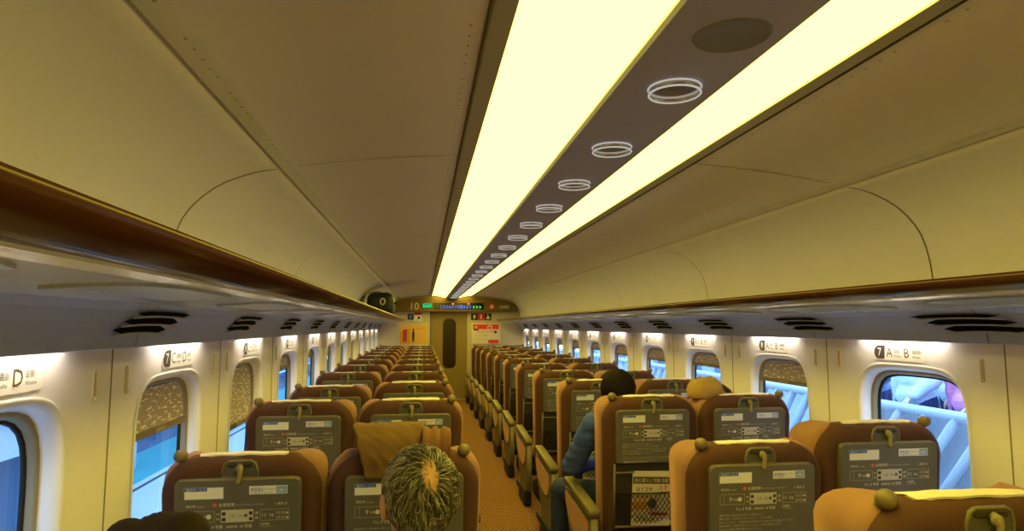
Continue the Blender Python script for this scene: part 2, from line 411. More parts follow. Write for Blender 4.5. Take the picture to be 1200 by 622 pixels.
# ------------------------------------------------------------------ luggage racks
for side, nm in ((-1, 'left'), (1, 'right')):
    root = empty('luggage_rack', (side*1.2, 5.4, 1.6), 'long luggage rack with brown lip along the %s wall' % nm, 'luggage rack', 'overhead luggage racks')
    def P(pts, y): return [(side*(x-1.2), y-5.4, z-1.6) for x, z in pts]
    YE = 13.42
    b = MB(); lp = [(1.079, 1.602), (1.02, 1.6025), (.97, 1.606), (.945, 1.611), (.932, 1.619), (.927, 1.629), (.930, 1.637), (.938, 1.641), (.96, 1.639), (1.0, 1.630), (1.06, 1.626), (1.079, 1.626)]
    b.loft([P(lp, Y0), P(lp, YE)], lip_m)
    s2 = MB()
    for y in (2.34+2.08*k for k in range(-1, 6)):
        pts = [(x, z) for x, z in lp[:8]]
        s2.add([(side*(x-1.2), y-5.4+d, z-1.6-.0012) for d in (-.003, .003) for x, z in pts], [(k, k+1, k+9, k+8) for k in range(7)], seam_m, False)
    lip = b.build('front_lip', root); s2.build('lip_seam', lip)
    b = MB(); us = [(1.079, 1.624), (1.079, 1.603), (1.085, 1.597), (1.12, 1.590), (1.25, 1.578), (1.362, 1.563), (1.362, 1.585), (1.46, 1.60), (1.46, 1.624)]
    b.loft([P(us, Y0), P(us, YE)], under_m, smooth=False); b.build('shelf', root)
    b = MB(); vp = [(1.362, 1.5625), (1.385, 1.543), (1.405, 1.512), (1.42, 1.475), (1.428, 1.4385), (1.434, 1.4365), (1.4385, 1.44), (1.43, 1.48), (1.415, 1.52), (1.39, 1.56), (1.37, 1.583)]
    b.loft([P(vp, Y0), P(vp, YE)], grille_m, smooth=False)
    # backing that closes the light slot
    b.box((side*(1.462-1.2), 0.2, 1.484-1.6), (.06, YE-Y0, .008), grille_m)
    s2 = MB()
    for y in SEAM_Y: s2.add([(side*(x-1.2)-side*.001, y-5.4+d-(1.5625-z)*.0, z-1.6-.001) for d in (-.002, .002) for x, z in vp[:5]], [(k, k+1, k+6, k+5) for k in range(4)], seam_m, False)
    panel = b.build('vent_panel', root); s2.build('panel_seam', panel)
    # window strip lamps in the slot
    for cy in WIN_Y:
        b = MB(); b.box((0, 0, 0), (.03, .47, .006), strip_m); b.build('window_lamp', root, (side*(1.462-1.2), cy-5.4+.02, 1.474-1.6))
        for dy in (-.265, .265):
            b = MB(); b.box((0, 0, 0), (.046, .02, .03), grille_m); b.build('lamp_end', root, (side*(1.463-1.2), cy-5.4+.02+dy, 1.462-1.6))
    cover_m = mat('cover_panel', (.36, .41, .52), .35)
    for k in range(-2, 11):
        # lens-shaped cover panel under the shelf
        y = 2.70+1.04*k
        b = MB(); o2 = [(-.10, -.35), (.05, -.22), (.05, .22), (-.10, .35)]
        o2 = [(1.275, -.37), (1.27, -.2), (1.27, .05), (1.265, .24), (1.245, .30), (1.20, .36), (1.15, .385), (1.125, .30), (1.12, .1), (1.12, -.1), (1.135, -.22), (1.17, -.30)]
        def zz(x): return 1.590+(x-1.12)/(.13)*(1.578-1.590) if x < 1.25 else 1.578+(x-1.25)/.112*(1.563-1.578)
        top = [(side*(x-1.2), v, zz(x)-1.6+.001) for x, v in o2]; bot = [(side*(x-1.2), v, zz(x)-1.6-.007) for x, v in o2]
        b.loft([top, bot], cover_m, smooth=False); b.build('cover_panel', root, (0, y-5.4, 0))
        # air vent: three dark slots with curved louvres
        y = 2.13+1.04*k
        b = MB()
        def vpos(s, off):  # s: 0 bottom..1 top across the vent panel
            pts = [(1.423, 1.463), (1.414, 1.492), (1.403, 1.515), (1.388, 1.54), (1.376, 1.5515)]
            u = s*4; i = min(3, int(u)); t = u-i
            x = pts[i][0]*(1-t)+pts[i+1][0]*t; z = pts[i][1]*(1-t)+pts[i+1][1]*t
            d = Vector((pts[i+1][0]-pts[i][0], pts[i+1][1]-pts[i][1])).normalized()
            return (x-d.y*off-1.2, z+d.x*off-1.6)
        for j, (s0, s1, ya, yb) in enumerate(((.16, .37, -.235, .125), (.42, .63, -.195, .20), (.68, .89, -.15, .275))):
            N = 14; vs = []
            for q in range(N+1):
                yy = ya+(yb-ya)*q/N; t = q/N; e = .06*(1-(2*t-1)**2)
                taper = min(1, 8*t, 8*(1-t)) if 0 < t < 1 else .1
                mid = (s0+s1)/2+e-.03; hw = (s1-s0)/2*taper
                for s in (mid-hw, mid+hw):
                    x, z = vpos(s, .0065); vs.append((side*x, yy, z))
            b.add(vs, [(2*q, 2*q+1, 2*q+3, 2*q+2) for q in range(N)], mat('vent_black', (.006, .006, .006), .9, spec=.05), False)
        v = b.build('air_vent', root, (0, y-5.4, 0))
        b = MB()
        for s, ya, yb in ((.135, -.225, .11), (.395, -.20, .17), (.655, -.16, .24)):
            pts = []
            for q in range(13):
                t = q/12; e = .06*(1-(2*t-1)**2)-.03; x, z = vpos(s+e, .008); pts.append((side*x, ya+(yb-ya)*t, z))
            b.tube(pts, .0035, mat('louvre', (.42, .40, .36), .4), 5)
        b.build('louvre', v)

# ------------------------------------------------------------------ end wall, door, fascia
b = MB()
for x0, x1, z0, z1 in ((-1.49, -.43, 0, 2.3), (.34, 1.49, 0, 2.3), (-.43, .34, 1.81, 2.3)):
    b.box(((x0+x1)/2, 13.64, (z0+z1)/2), (x1-x0, .08, z1-z0), endwall_m)
b.box((0, Y0-.03, 1.15), (3.2, .06, 2.4), endwall_m)
b.box((0, 13.80, 1.1), (3.3, .06, 2.6), endwall_m); b.box((0, 13.7, -.03), (3.3, .24, .06), endwall_m)
tag(b.build('wall_front'), kind='structure')
dr = empty('door_1', (-.045, 13.69, 0), kind='structure')
b = MB(); b.box((0, 0, .905), (.80, .03, 1.81), door_m); b.build('door_panel', dr)
b = MB(); b.pillow(rr(-.112, .138, .64, 1.645, .10, 6), -.024, -.010, .004, 0, blackglass); b.build('door_window', dr)
b = MB(); b.tube([(p[0], -.018, p[1]) for p in rr(-.118, .144, .634, 1.651, .104, 6)], .006, dark_gap, 5, closed=True); b.build('window_gasket', dr)
b = MB(); b.box((-.382, -.05, .905), (.014, .09, 1.81), dark_gap); b.box((.383, -.05, .905), (.01, .09, 1.81), mat('jamb_light', (.55, .45, .27), .4)); b.build('door_jamb', dr)
# fascia with arched top
fa = MB()
top = []
for x, z in ((1.37, 1.80), (1.37, 1.835), (1.352, 1.885), (1.30, 1.945), (1.2, 1.985), (1.05, 2.025), (.85, 2.06), (.6, 2.085), (.42, 2.093), (.30, 2.085), (.18, 2.064), (.13, 2.058)): top.append((x, z))
outl = [(x, z) for x, z in top] + [(-x, z) for x, z in reversed(top)]
fa.pillow(outl, 13.455, 13.605, .012, 0, header_m, seg=2)
fas = tag(fa.build('trim_4'), kind='structure')
def wallM(x, y, z): return frame((x, y, z), (1, 0, 0), (0, 0, 1))
YF = 13.452
def flat(name, x0, x1, z0, z1, y, m, label, cat, r=.008, d=.01):
    t = empty(name, ((x0+x1)/2, y, (z0+z1)/2), label, cat)
    b = MB(); b.pillow(rr(-(x1-x0)/2, (x1-x0)/2, -(z1-z0)/2, (z1-z0)/2, r, 3), -d, .002, min(.002, d/3), 0, m, seg=1); b.build('panel', t)
    return t
t = empty('car_number', (-.75, YF, 1.912), 'large white number 10 on the brown fascia above the door', 'number')
b = MB(); b.text('10', .205, white_p, wallM(0, 0, -.075), 'C'); b.build('digits', t)
t = flat('indicator_sign', -.60, -.405, 1.862, 1.975, YF, mat('sign_black', (.01, .012, .01), .3), 'small green lit indicator sign left of the message display', 'sign')
b = MB(); gm = emit('led_green', (.02, .85, .25), .42); b.pillow(rr(-.09, .09, -.045, .048, .02, 4), -.013, -.011, 0, 0, gm); b.build('lit_face', t)
b = MB(); b.text('禁煙', .04, mat('sign_dark', (.005, .06, .02), .5), frame((0, -.0135, .006), (1, 0, 0), (0, 0, 1)), 'C', .13); b.text('No smoking', .03, mat('sign_dark', (.005, .06, .02), .5), frame((0, -.0135, -.034), (1, 0, 0), (0, 0, 1)), 'C', .12); b.build('lettering', t)
t = flat('message_display', -.372, .665, 1.845, 1.978, YF, mat('display_black', (.008, .008, .008), .2), 'long black message display with blue and green lit characters above the door', 'display', .006)
b = MB(); b.text('こちらのドアが開きます', .085, emit('led_blue', (.16, .28, 1.), .75), frame((-.06, -.0115, -.05), (1, 0, 0), (0, 0, 1)), 'C', .64); b.build('blue_message', t)
b = MB()
for k in range(3):
    x = .29+.065*k; b.add([(x, -.0115, .02-.005), (x+.05, -.0115, -.02), (x, -.0115, -.055), (x+.014, -.0115, -.02)], [(0, 1, 3), (1, 2, 3)], emit('led_lime', (.08, .95, .15), .6), False)
b.build('green_arrows', t)
for x in (-.12, .11+.09):
    b = MB(); b.pillow(rr(x-.022, x+.022, .03, .064, .008, 3), -.014, -.0105, .001, 0, emit('led_orange', (1., .28, .06), .7), seg=1); b.build('orange_lamp', t)
t = empty('no_smoking_sign', (.83, YF, 1.905), 'round red and white no smoking sign right of the message display', 'sign')
b = MB(); 
def disc(b, r0, r1, y, m, N=28, c=(0, 0)):
    o = [(c[0]+math.cos(2*PI*i/N)*r1, y, c[1]+math.sin(2*PI*i/N)*r1) for i in range(N)]
    if r0 <= 0: b.add(o, [tuple(range(N))], m, False)
    else: b.loft([[(c[0]+math.cos(2*PI*i/N)*r0, y, c[1]+math.sin(2*PI*i/N)*r0) for i in range(N)], o], m, caps=(False, False), smooth=False)
disc(b, 0, .062, -.002, white_s); disc(b, .036, .062, -.004, red_s); b.box((0, -.005, 0), (.09, .002, .014), red_s, Matrix.Rotation(.8, 4, 'Y')); b.box((0, -.004, 0), (.05, .001, .012), dark_gap); b.build('symbol', t)
t = flat('name_plate', 1.0, 1.19, 1.868, 1.925, YF, mat('plate_grey', (.45, .43, .38), .5), 'small pale plate with dark lettering at right end of brown fascia', 'plate', .004)
b = MB(); b.text('非常ボタン', .035, dark_gap, frame((0, -.0115, -.012), (1, 0, 0), (0, 0, 1)), 'C', .15); b.build('lettering', t)
YW = 13.598
t = flat('camera_notice', -.90, -.775, 1.63, 1.75, YW, mat('notice_blue', (.02, .035, .33), .5), 'small square blue notice left of the red topped notice above yellow poster', 'notice', .004)
b = MB(); b.text('?', .10, white_s, frame((0, -.0115, -.035), (1, 0, 0), (0, 0, 1)), 'C'); b.build('symbol', t)
t = flat('safety_notice', -.765, -.612, 1.60, 1.785, YW, white_s, 'small white notice with a red top above the yellow poster', 'notice', .004)
b = MB(); b.add([(-.075, -.0115, .035), (.075, -.0115, .035), (.075, -.0115, .09), (-.075, -.0115, .09)], [(0, 1, 2, 3)], red_s, False); disc(b, 0, .03, -.0115, dark_gap, 16, (.02, -.02)); b.text('禁止', .035, mat('text_grey', (.2, .18, .16), .7), frame((-.01, -.0118, -.08), (1, 0, 0), (0, 0, 1)), 'C'); b.build('print', t)
# yellow poster
t = empty('poster', (-.775, YW, 1.33), 'framed yellow poster with red panel and standing figure left of door', 'poster', None)
b = MB(); b.box((0, -.006, 0), (.60, .016, .46), mat('poster_frame', (.6, .55, .42), .4)); b.build('frame', t)
b = MB(); b.add([(-.28, -.0145, -.20), (.28, -.0145, -.20), (.28, -.0145, .20), (-.28, -.0145, .20)], [(0, 1, 2, 3)], mat('poster_yellow', (.75, .42, .09), .5), False)
b.add([(-.28, -.0148, -.20), (-.07, -.0148, -.20), (-.07, -.0148, .12), (-.28, -.0148, .06)], [(0, 1, 2, 3)], mat('poster_orange', (.62, .30, .05), .5), False)
b.add([(-.215, -.0152, -.16), (-.13, -.0152, -.14), (-.13, -.0152, .11), (-.215, -.0152, .09)], [(0, 1, 2, 3)], mat('poster_red', (.45, .03, .02), .5), False)
b.add([(-.03, -.0152, -.165), (-.012, -.0152, -.165), (-.008, -.0152, -.06), (.004, -.0152, -.165), (.02, -.0152, -.165), (.022, -.0152, .03), (.012, -.0152, .075), (-.015, -.0152, .075), (-.028, -.0152, .03)], [tuple(range(9))], dark_gap, False)
disc(b, 0, .02, -.0152, dark_gap, 14, (-.002, .10))
b.text('旅のご案内', .05, mat('poster_text', (.42, .2, .03), .6), frame((.15, -.0152, .10), (1, 0, 0), (0, 0, 1)), 'C', .17)
b.build('print', t)
t = empty('poster', (.725, YW, 1.345), 'white and red printed poster on the wall right of the door', 'poster', None)
b = MB(); b.box((0, -.006, 0), (.62, .016, .44), mat('poster_frame', (.6, .55, .42), .4)); b.build('frame', t)
b = MB(); q = mat('poster_white', (.72, .66, .55), .5); pr = mat('poster_bright_red', (.72, .035, .025), .5)
def quad(b, x0, x1, z0, z1, y, m): b.add([(x0, y, z0), (x1, y, z0), (x1, y, z1), (x0, y, z1)], [(0, 1, 2, 3)], m, False)
quad(b, -.29, .29, -.20, .20, -.0145, q); quad(b, -.27, .27, .09, .19, -.0148, pr); quad(b, .05, .27, -.2, -.13, -.0148, pr)
disc(b, 0, .035, -.0152, mat('poster_skin', (.6, .35, .22), .6), 14, (-.21, .13)); quad(b, -.26, -.16, .065, .10, -.0152, dark_gap)
disc(b, .03, .055, -.0152, q, 18, (.08, .12)); b.text('かんたん予約', .08, pr, frame((.0, -.0152, .02), (1, 0, 0), (0, 0, 1)), 'C', .36)
b.text('ネットで便利', .06, mat('poster_orange', (.62, .30, .05), .5), frame((-.1, -.0152, -.06), (1, 0, 0), (0, 0, 1)), 'C', .28); b.text('スマホでＯＫ', .05, pr, frame((-.12, -.0152, -.14), (1, 0, 0), (0, 0, 1)), 'C', .24)
disc(b, 0, .03, -.0152, dark_gap, 12, (.2, .03)); b.build('print', t)
t = empty('pictogram_sign', (.625, YW, 1.695), 'row of black, red and black pictogram squares right of door', 'sign')
b = MB(); sb = mat('sign_black', (.01, .012, .01), .3)
for k, m in enumerate((sb, red_s, sb)): b.box((-.143+.143*k, -.004, 0), (.141, .008, .14), m)
b.build('panel', t)
b = MB()
b.add([(-.143+x, -.0085, z) for x, z in ((-.012, -.045), (.012, -.045), (.012, .005), (.035, .005), (0, .045), (-.035, .005), (-.012, .005))], [tuple(range(7))], white_p, False)
b.pillow(rr(-.014, .014, -.045, .02, .008, 3), -.0088, -.0084, 0, 0, white_p); disc(b, 0, .014, -.0088, white_p, 12, (0, .036))
disc(b, 0, .012, -.0088, white_p, 12, (.135, .04)); b.add([(.143+x, -.0085, z) for x, z in ((-.04, -.045), (.04, -.045), (.04, -.03), (.01, .02), (-.012, .025), (-.025, -.02))], [tuple(range(6))], white_p, False)
b.build('pictogram', t)
# light reveal panels left & right of the door (lighter strip)
b = MB(); b.box((.37, 13.597, .9), (.05, .012, 1.8), mat('jamb_light', (.55, .45, .27), .4)); tag(b.build('trim_5'), kind='structure')

# ------------------------------------------------------------------ row signs over the windows
badge_m = mat('badge_dark', (.07, .055, .04), .5); letter_m = mat('letter_brown', (.10, .08, .055), .6); plate_m = mat('sign_plate', (.92, .90, .86), .5)
def row_sign(side, cy, num, idx):
    nm = 'right' if side > 0 else 'left'
    where = 'nearest' if (side < 0 and idx == 0) or (side > 0 and idx == 1) else '%s nearest' % ordinal(idx if side < 0 else idx-1)
    t = empty('seat_sign', (side*(WX-.001), cy+.04, 1.384), 'seat row sign %d over the %s window on the %s wall' % (num, where, nm), 'seat sign', 'seat row signs over the windows')
    ex = (0, -1, 0) if side > 0 else (0, 1, 0)
    M = frame((0, 0, 0), ex, (0, 0, 1))   # local z -> into the cabin
    def MM(x, z, d=.002): return M @ Matrix.Translation((x, z, d))
    b = MB(); o2 = rr(-.155, .155, -.036, .036, .014, 4)
    b.add([(p[0], p[1], .0012) for p in o2], [tuple(range(len(o2)))], plate_m, False, M); b.build('plate', t)
    b = MB(); o2 = rr(-.150, -.082, -.030, .030, (.03, .004, .004, .03), 5)
    o2 = [(p[0]+p[1]*.12, p[1]) for p in o2]
    b.add([(p[0], p[1], .002) for p in o2], [tuple(range(len(o2)))], badge_m, False, M)
    b.text(str(num), .052, plate_m, MM(-.114, -.018, .0026), 'C', None if num < 10 else .045); b.build('row_badge', t)
    b = MB()
    A, B = (('A', '窓側', 'Window'), ('B', '通路側', 'Aisle')) if side > 0 else (('C', '通路側', 'Aisle'), ('D', '窓側', 'Window'))
    for (ch, jp, en), x in ((A, -.072), (B, .038)):
        b.text(ch, .058, letter_m, MM(x, -.02), 'L'); b.text(jp, .02, letter_m, MM(x+.046, -.002), 'L', .05 if len(jp) > 2 else .034); b.text(en, .014, letter_m, MM(x+.046, -.020), 'L', .045)
    b.build('seat_letters', t)
for i, cy in enumerate(WIN_Y):
    row_sign(-1, cy, 6+i, i)
    if i > 0: row_sign(1, cy, 6+i, i)

# ------------------------------------------------------------------ seats
# local frame: origin on the floor under the upper back edge, +y = forward (away from the camera)
TILT = math.radians(5)
def tilt(p):
    x, y, z = p; c, s = math.cos(TILT), math.sin(TILT); dz = z-1.07
    return (x, y*c-dz*s, 1.07+y*s+dz*c)
def ear_outline(h, z0, z1, ear, r):
    """CCW outline of the cushion: raised rounded corners ('ears') and a shallow dip between"""
    out = []
    def arc(cx, cz, q, a0, a1, n=5):
        for i in range(n+1):
            a = a0+(a1-a0)*i/n; out.append((cx+q*math.cos(a), cz+q*math.sin(a)))
    arc(-h+.03, z0+.03, .03, PI, 1.5*PI); arc(h-.03, z0+.03, .03, 1.5*PI, 2*PI)
    arc(h-r, z1+ear-r, r, 0, PI/2)
    for i in range(1, 12):
        t = i/12; x = (h-r)*(1-2*t); q = min(1, abs(x)/(h-r)); out.append((x, z1+ear*(max(0, (q-.55)/.45)**1.6)))
    arc(-h+r, z1+ear-r, r, PI/2, PI)
    return out
def seat_meshes(o):
    """o = -1 / +1 : the side (x) that carries the grip knob"""
    P = {}
    H = .268
    # beige body with wings
    b = MB()
    def wing(p):
        x, d, z = p
        if d > .1:
            a = min(1, abs(x)/H); e = max(0, (a-.62)/.38)**1.3
            hd = max(0, min(1, (z-.78)/.25))
            d = .1+(d-.1)*(.55+.45*a)+e*(.035+.06*hd)
        # the side narrows a little below the head
        return tilt((x*(1-.05*max(0, min(1, (1.0-z)/.5)))*(1-.35*max(0, d-.08)), d, z))
    b.pillow(ear_outline(H, .36, 1.108, .006, .085), .012, .155, .035, .06, velour, seg=4, inner=4, fn=wing)
    P['cushion_body'] = b
    b = MB(); HS = .260
    def sh(p):
        x, d, z = p
        return tilt((x*(1-.05*max(0, min(1, (1.0-z)/.5))), d, z))
    b.pillow(rr(-HS, HS, .40, 1.121, (.03, .03, .12, .12), 8), -.034, .05, .045, 0, brown, seg=5, inner=2, fn=sh)
    P['back_shell'] = b
    # linen cover over the top
    b = MB(); rows = []
    path = [(.006, 1.1225), (.014, 1.1265), (.03, 1.1265), (.06, 1.118), (.10, 1.104), (.14, 1.085), (.160, 1.04), (.158, .93)]
    for d, z in path: rows.append([tilt((x*(.94 if d < .01 else 1), d+.002, z+.004*math.cos(x*9)+.0012*math.sin(x*60+d*30))) for x in [-.145+.29*i/16 for i in range(17)]])
    b.loft(rows, linen, closed=False, caps=(False, False))
    low = [[(p[0], p[1], p[2]-.004) for p in r] for r in rows]; b.loft(low, linen, closed=False, caps=(False, False))
    P['head_cover'] = b
    b = MB()
    kp = tilt((o*.205, .014, 1.124))
    b.sphere(kp, (.023, .024, .022), knob_m, 16, 12); b.tube([tilt((o*.205, .05, 1.07)), tilt((o*.205, .03, 1.12))], .013, knob_m, 10); P['grip_knob'] = b
    # latch frame, plate and hook
    b = MB(); tr = [(-.058, 1.062), (.058, 1.062), (.056, 1.085), (.049, 1.108), (.036, 1.116), (-.036, 1.116), (-.049, 1.108), (-.056, 1.085)]
    b.tube([tilt((x, -.036, z)) for x, z in tr], .0048, olive, 6, closed=True)
    P['latch_frame'] = b
    b = MB(); b.pillow([(x*.96, z) for x, z in tr], -.0365, -.026, .002, 0, mat('latch_plate', (.10, .095, .075), .5), seg=1, fn=tilt)
    b.pillow(rr(-.040, .040, 1.096, 1.106, .004, 3), -.042, -.036, .002, 0, dark_gap, seg=1, fn=tilt)
    P['latch_plate'] = b
    b = MB()
    b.tube([tilt(p) for p in ((0, -.040, 1.103), (.004, -.052, 1.098), (.006, -.056, 1.085), (.003, -.058, 1.068), (.001, -.062, 1.055), (0, -.063, 1.046))], [.009, .011, .0085, .0075, .009, .006], latch_m, 8)
    b.sphere(tilt((.001, -.05, 1.095)), (.013, .008, .013), latch_m, 10, 6)
    P['tray_latch'] = b
    # tray table
    b = MB()
    b.pillow(rr(-.201, .201, .786, 1.064, (.012, .012, .022, .022), 5), -.060, -.036, .006, .002, tray_m, seg=3, fn=tilt)
    b.tube([tilt((x, -.055, 1.060)) for x in [-.18+.36*i/12 for i in range(13)]], .006, olive, 6)
    P['tray_table'] = b
    return P
def tray_print():
    """stickers and printing on the tray; returns dict of MB"""
    P = {}
    def TM(x, z, d=-.0606):
        o = Vector(tilt((x, d, z))); return frame(o, (1, 0, 0), Vector(tilt((x, d, z+1)))-o)
    def q(b, x0, x1, z0, z1, m, d=-.0606): b.add([tilt(p) for p in ((x0, d, z0), (x1, d, z0), (x1, d, z1), (x0, d, z1))], [(0, 1, 2, 3)], m, False)
    b = MB(); q(b, -.166, -.046, 1.002, 1.038, white_s); q(b, -.166, -.096, 1.027, 1.038, blue_s, -.0609); q(b, -.168, -.044, 1.0, 1.040, mat('sticker_rim', (.25, .32, .6), .6), -.0603)
    b.text('車内サービス', .009, white_s, TM(-.131, 1.029, -.0612), 'C', .06)
    P['blue_sticker'] = b
    b = MB(); q(b, .036, .158, 1.012, 1.040, white_s); q(b, .122, .156, 1.014, 1.038, mat('sticker_pale_blue', (.25, .36, .72), .6), -.0609)
    b.text('携帯電話', .014, blue_s, TM(.041, 1.022, -.0612), 'L', .04); b.text('マナーモード', .012, blue_s, TM(.084, 1.024, -.0612), 'L', .036); b.text('ご協力ください', .007, blue_s, TM(.041, 1.014, -.0612), 'L', .075); b.text('お願い', .012, white_s, TM(.139, 1.020, -.0612), 'C', .026)
    P['notice_sticker'] = b
    b = MB(); W = greyprint; w2 = white_p
    b.text('現在地', .0095, w2, TM(-.162, .975), 'L', .03); b.text('Location', .006, w2, TM(-.128, .975), 'L', .024)
    disc_pts = [tilt((-.072+.0065*math.cos(a*PI/8), -.0608, .981+.0065*math.sin(a*PI/8))) for a in range(16)]; b.add(disc_pts, [tuple(range(16))], mat('print_red', (.7, .12, .08), .6), False)
    b.text('全席禁煙', .0125, w2, TM(-.060, .976), 'L', .05); b.text('Non-Smoking on All Seats', .008, W, TM(-.006, .977), 'L', .09); b.text('→ 東京 方', .010, w2, TM(.116, .976), 'L', .042)
    def box(x0, x1, z0, z1, m=W, t=.0012):
        for a in ((x0, x1, z0, z0+t), (x0, x1, z1-t, z1), (x0, x0+t, z0, z1), (x1-t, x1, z0, z1)): q(b, *a, m)
    box(-.165, -.072, .925, .962); q(b, -.150, -.149, .926, .961, W); b.text('9', .022, w2, TM(-.130, .936), 'L'); b.text('号車', .010, w2, TM(-.116, .938), 'L', .018)
    b.add([tilt((-.090+.008*math.cos(a*PI/8), -.0608, .943+.008*math.sin(a*PI/8))) for a in range(16)], [tuple(range(16))], w2, False)
    for x in (-.067, .054):
        for z in (.931, .947): b.text('WC' if x < 0 else '洗', .010, w2, TM(x, z), 'L', .013)
    q(b, -.052, .050, .923, .964, mat('print_pale', (.52, .50, .45), .7)); b.text('10', .018, tray_m, TM(-.022, .937, -.061), 'L'); b.text('号車', .010, tray_m, TM(.0, .939, -.061), 'L', .016)
    b.add([tilt((.026+.006*math.cos(a*PI/8), -.061, .944+.006*math.sin(a*PI/8))) for a in range(16)], [tuple(range(16))], tray_m, False)
    for z in (.931, .950): q(b, -.049, -.037, z-.004, z+.007, dark_gap, -.061); q(b, .037, .047, z-.004, z+.007, dark_gap, -.061)
    box(.072, .165, .925, .962); b.text('11', .018, w2, TM(.078, .937), 'L'); b.text('号車', .010, w2, TM(.099, .938), 'L', .016)
    for x in (.125, .140, .153):
        for z in (.930, .946): b.text('▲' if x == .153 else '□', .010, w2, TM(x, z), 'L', .010)
    b.text('▽△ ', .012, w2, TM(-.105, .904), 'L', .02); b.text('8 号車', .013, w2, TM(-.080, .904), 'L', .034); b.text('自動販売機', .009, w2, TM(-.035, .905), 'L', .035); b.text('10 号車', .013, w2, TM(.008, .904), 'L', .038)
    b.text('公衆電話', .009, w2, TM(.072, .910), 'L', .03); b.text('Telephone', .006, W, TM(.072, .903), 'L', .04)
    lines = [('●座席を倒される際は後ろのお客さまへご配慮ください。', .168), ('●座席の背面テーブルに寄りかからないでください。テーブルを元の位置へ', .20), ('　　お戻しください。 座席の向きを変えるときはペダルを踏んでください。', .29),
             ('●非常の場合は、乗務員の指示に従ってください。 非常口は両端にあります。', .235), ('　　安全のため通路に荷物を置かないでください。', .16)]
    for i, (t, w) in enumerate(lines): b.text(t, .0085, W, TM(-.166, .884-.0125*i), 'L', w)
    for i, (t, w) in enumerate([('Please be considerate of the passenger behind you when reclining.', .25), ('Please do not lean on the table. Return it to its original position.', .27), ('In an emergency please follow the directions of the crew.', .19)]): b.text(t, .007, W, TM(-.166, .818-.0095*i), 'L', w)
    b.text('●携帯電話のご使用はデッキでお願いします。', .008, w2, TM(-.158, .791), 'L', .13)
    P['printed_guide'] = b
    return P
def lower_meshes():
    P = {}
    b = MB()
    b.pillow(rr(-.205, .205, .43, .784, .012, 3), -.040, -.02, .003, 0, dark_gap, seg=1, fn=tilt)
    P['pocket_panel'] = b
    b = MB()
    b.tube([tilt(p) for p in ((-.2, -.046, .735), (.2, -.046, .735))], .006, olive, 6)
    for x in (-.203, .203): b.tube([tilt((x, -.042, .44)), tilt((x, -.042, .78))], .006, olive, 6)
    b.tube([tilt(p) for p in ((-.2, -.052, .455), (.2, -.052, .455))], .007, olive, 6)
    P['pocket_frame'] = b
    b = MB(); net = mat('net_black', (.02, .014, .01), .8)
    def npos(u, v): # u -1..1, v 0..1
        bul = (1-u*u)*.03*(.4+.6*math.sin(v*PI*.75))
        return tilt((u*.195, -.047-bul, .458+.175*v))
    N = 16
    for k in range(-5, N+1):
        for sgn in (1, -1):
            pts = []
            for j in range(6):
                v = j/5; u = -1+2*(k+v*5)/N; u *= sgn
                if -1 <= u <= 1: pts.append(npos(u, v))
            if len(pts) > 1: b.tube(pts, .0022, net, 3, caps=False)
    b.tube([npos(-1+i/8, 1) for i in range(17)], .0035, net, 5)
    P['pocket_net'] = b
    b = MB(); c = Vector(npos(-.05, .73)); M = frame(c+Vector((0, -.004, 0)), (1, 0, 0), (0, .1, 1))
    b.loft([[(math.cos(2*PI*i/20)*r, math.sin(2*PI*i/20)*r, z) for i in range(20)] for r, z in ((.023, -.001), (.023, .003), (.018, .005), (.001, .005))], mat('net_badge', (.015, .016, .02), .5), caps=(True, True), M=M)
    P['net_badge'] = b
    # seat squab
    b = MB()
    def sq(p): return (p[0], p[2], p[1])
    o2 = rr(-.238, .238, .10, .60, .06, 5)
    b.pillow([(p[0], p[1]) for p in o2], .30, .43, -.0, .045, velour, seg=4, inner=3, fn=lambda p: (p[0], p[2], p[1]+.03*max(0, (p[2]-.3))))
    P['seat_cushion'] = b
    b = MB()
    b.box((0, .36, .27), (.44, .42, .07), dark_gap); b.box((0, .36, .17), (.14, .30, .16), black)
    b.pillow(rr(-.20, .20, .12, .60, .05, 4), .0, .10, .0, .03, black, seg=3, fn=lambda p: (p[0], p[2], p[1]))
    P['pedestal'] = b
    return P
def armrest_meshes(s):
    """armrest on side s (x sign)"""
    P = {}
    X = s*.322
    prof_ = [(-.045, .555), (.20, .575), (.45, .592), (.545, .596), (.565, .588), (.57, .570), (.56, .556), (.42, .545), (.15, .526), (-.04, .512)]
    b = MB()
    cc = [(p[0], p[1]) for p in reversed(prof_)]
    Mx_ = frame((X, 0, 0), (0, 1, 0), (-1, 0, 0))   # u->y, d->-x, w-> (0,1,0)x(-1,0,0)=(0,0,1)
    b.pillow(cc, -.033, .033, .012, .012, mat('arm_pad_olive', (.15, .12, .055), .5), seg=3, M=Mx_); P['arm_pad'] = b
    # grey side frame that drops to the pedestal
    fr = [(-.045, .505), (-.055, .30), (-.03, .14), (.10, .10), (.30, .12), (.42, .26), (.52, .39), (.555, .47), (.56, .535), (.42, .528), (.15, .510)]
    b = MB(); b.pillow(fr, -.022, .022, .010, .010, olive, seg=2, M=Mx_); P['arm_frame'] = b
    pn = [(-.005, .486), (.01, .40), (.05, .345), (.14, .322), (.26, .330), (.38, .362), (.47, .41), (.515, .455), (.53, .50), (.52, .520), (.30, .506), (.10, .492)]
    b = MB(); b.pillow(pn, *((.020, .030) if s < 0 else (-.030, -.020)), *((0, .006) if s < 0 else (.006, 0)), velour, seg=2, M=Mx_); P['arm_panel'] = b
    # black foot bar with pedal
    b = MB(); b.pillow(rr(.02, .36, .0, .13, .03, 4), -.03, .03, .012, .012, black, seg=2, M=Mx_)
    b.pillow(rr(.36, .52, .07, .12, .02, 4), -.025, .03, .01, .01, black, seg=2, M=Mx_); P['foot'] = b
    return P
cache = {}
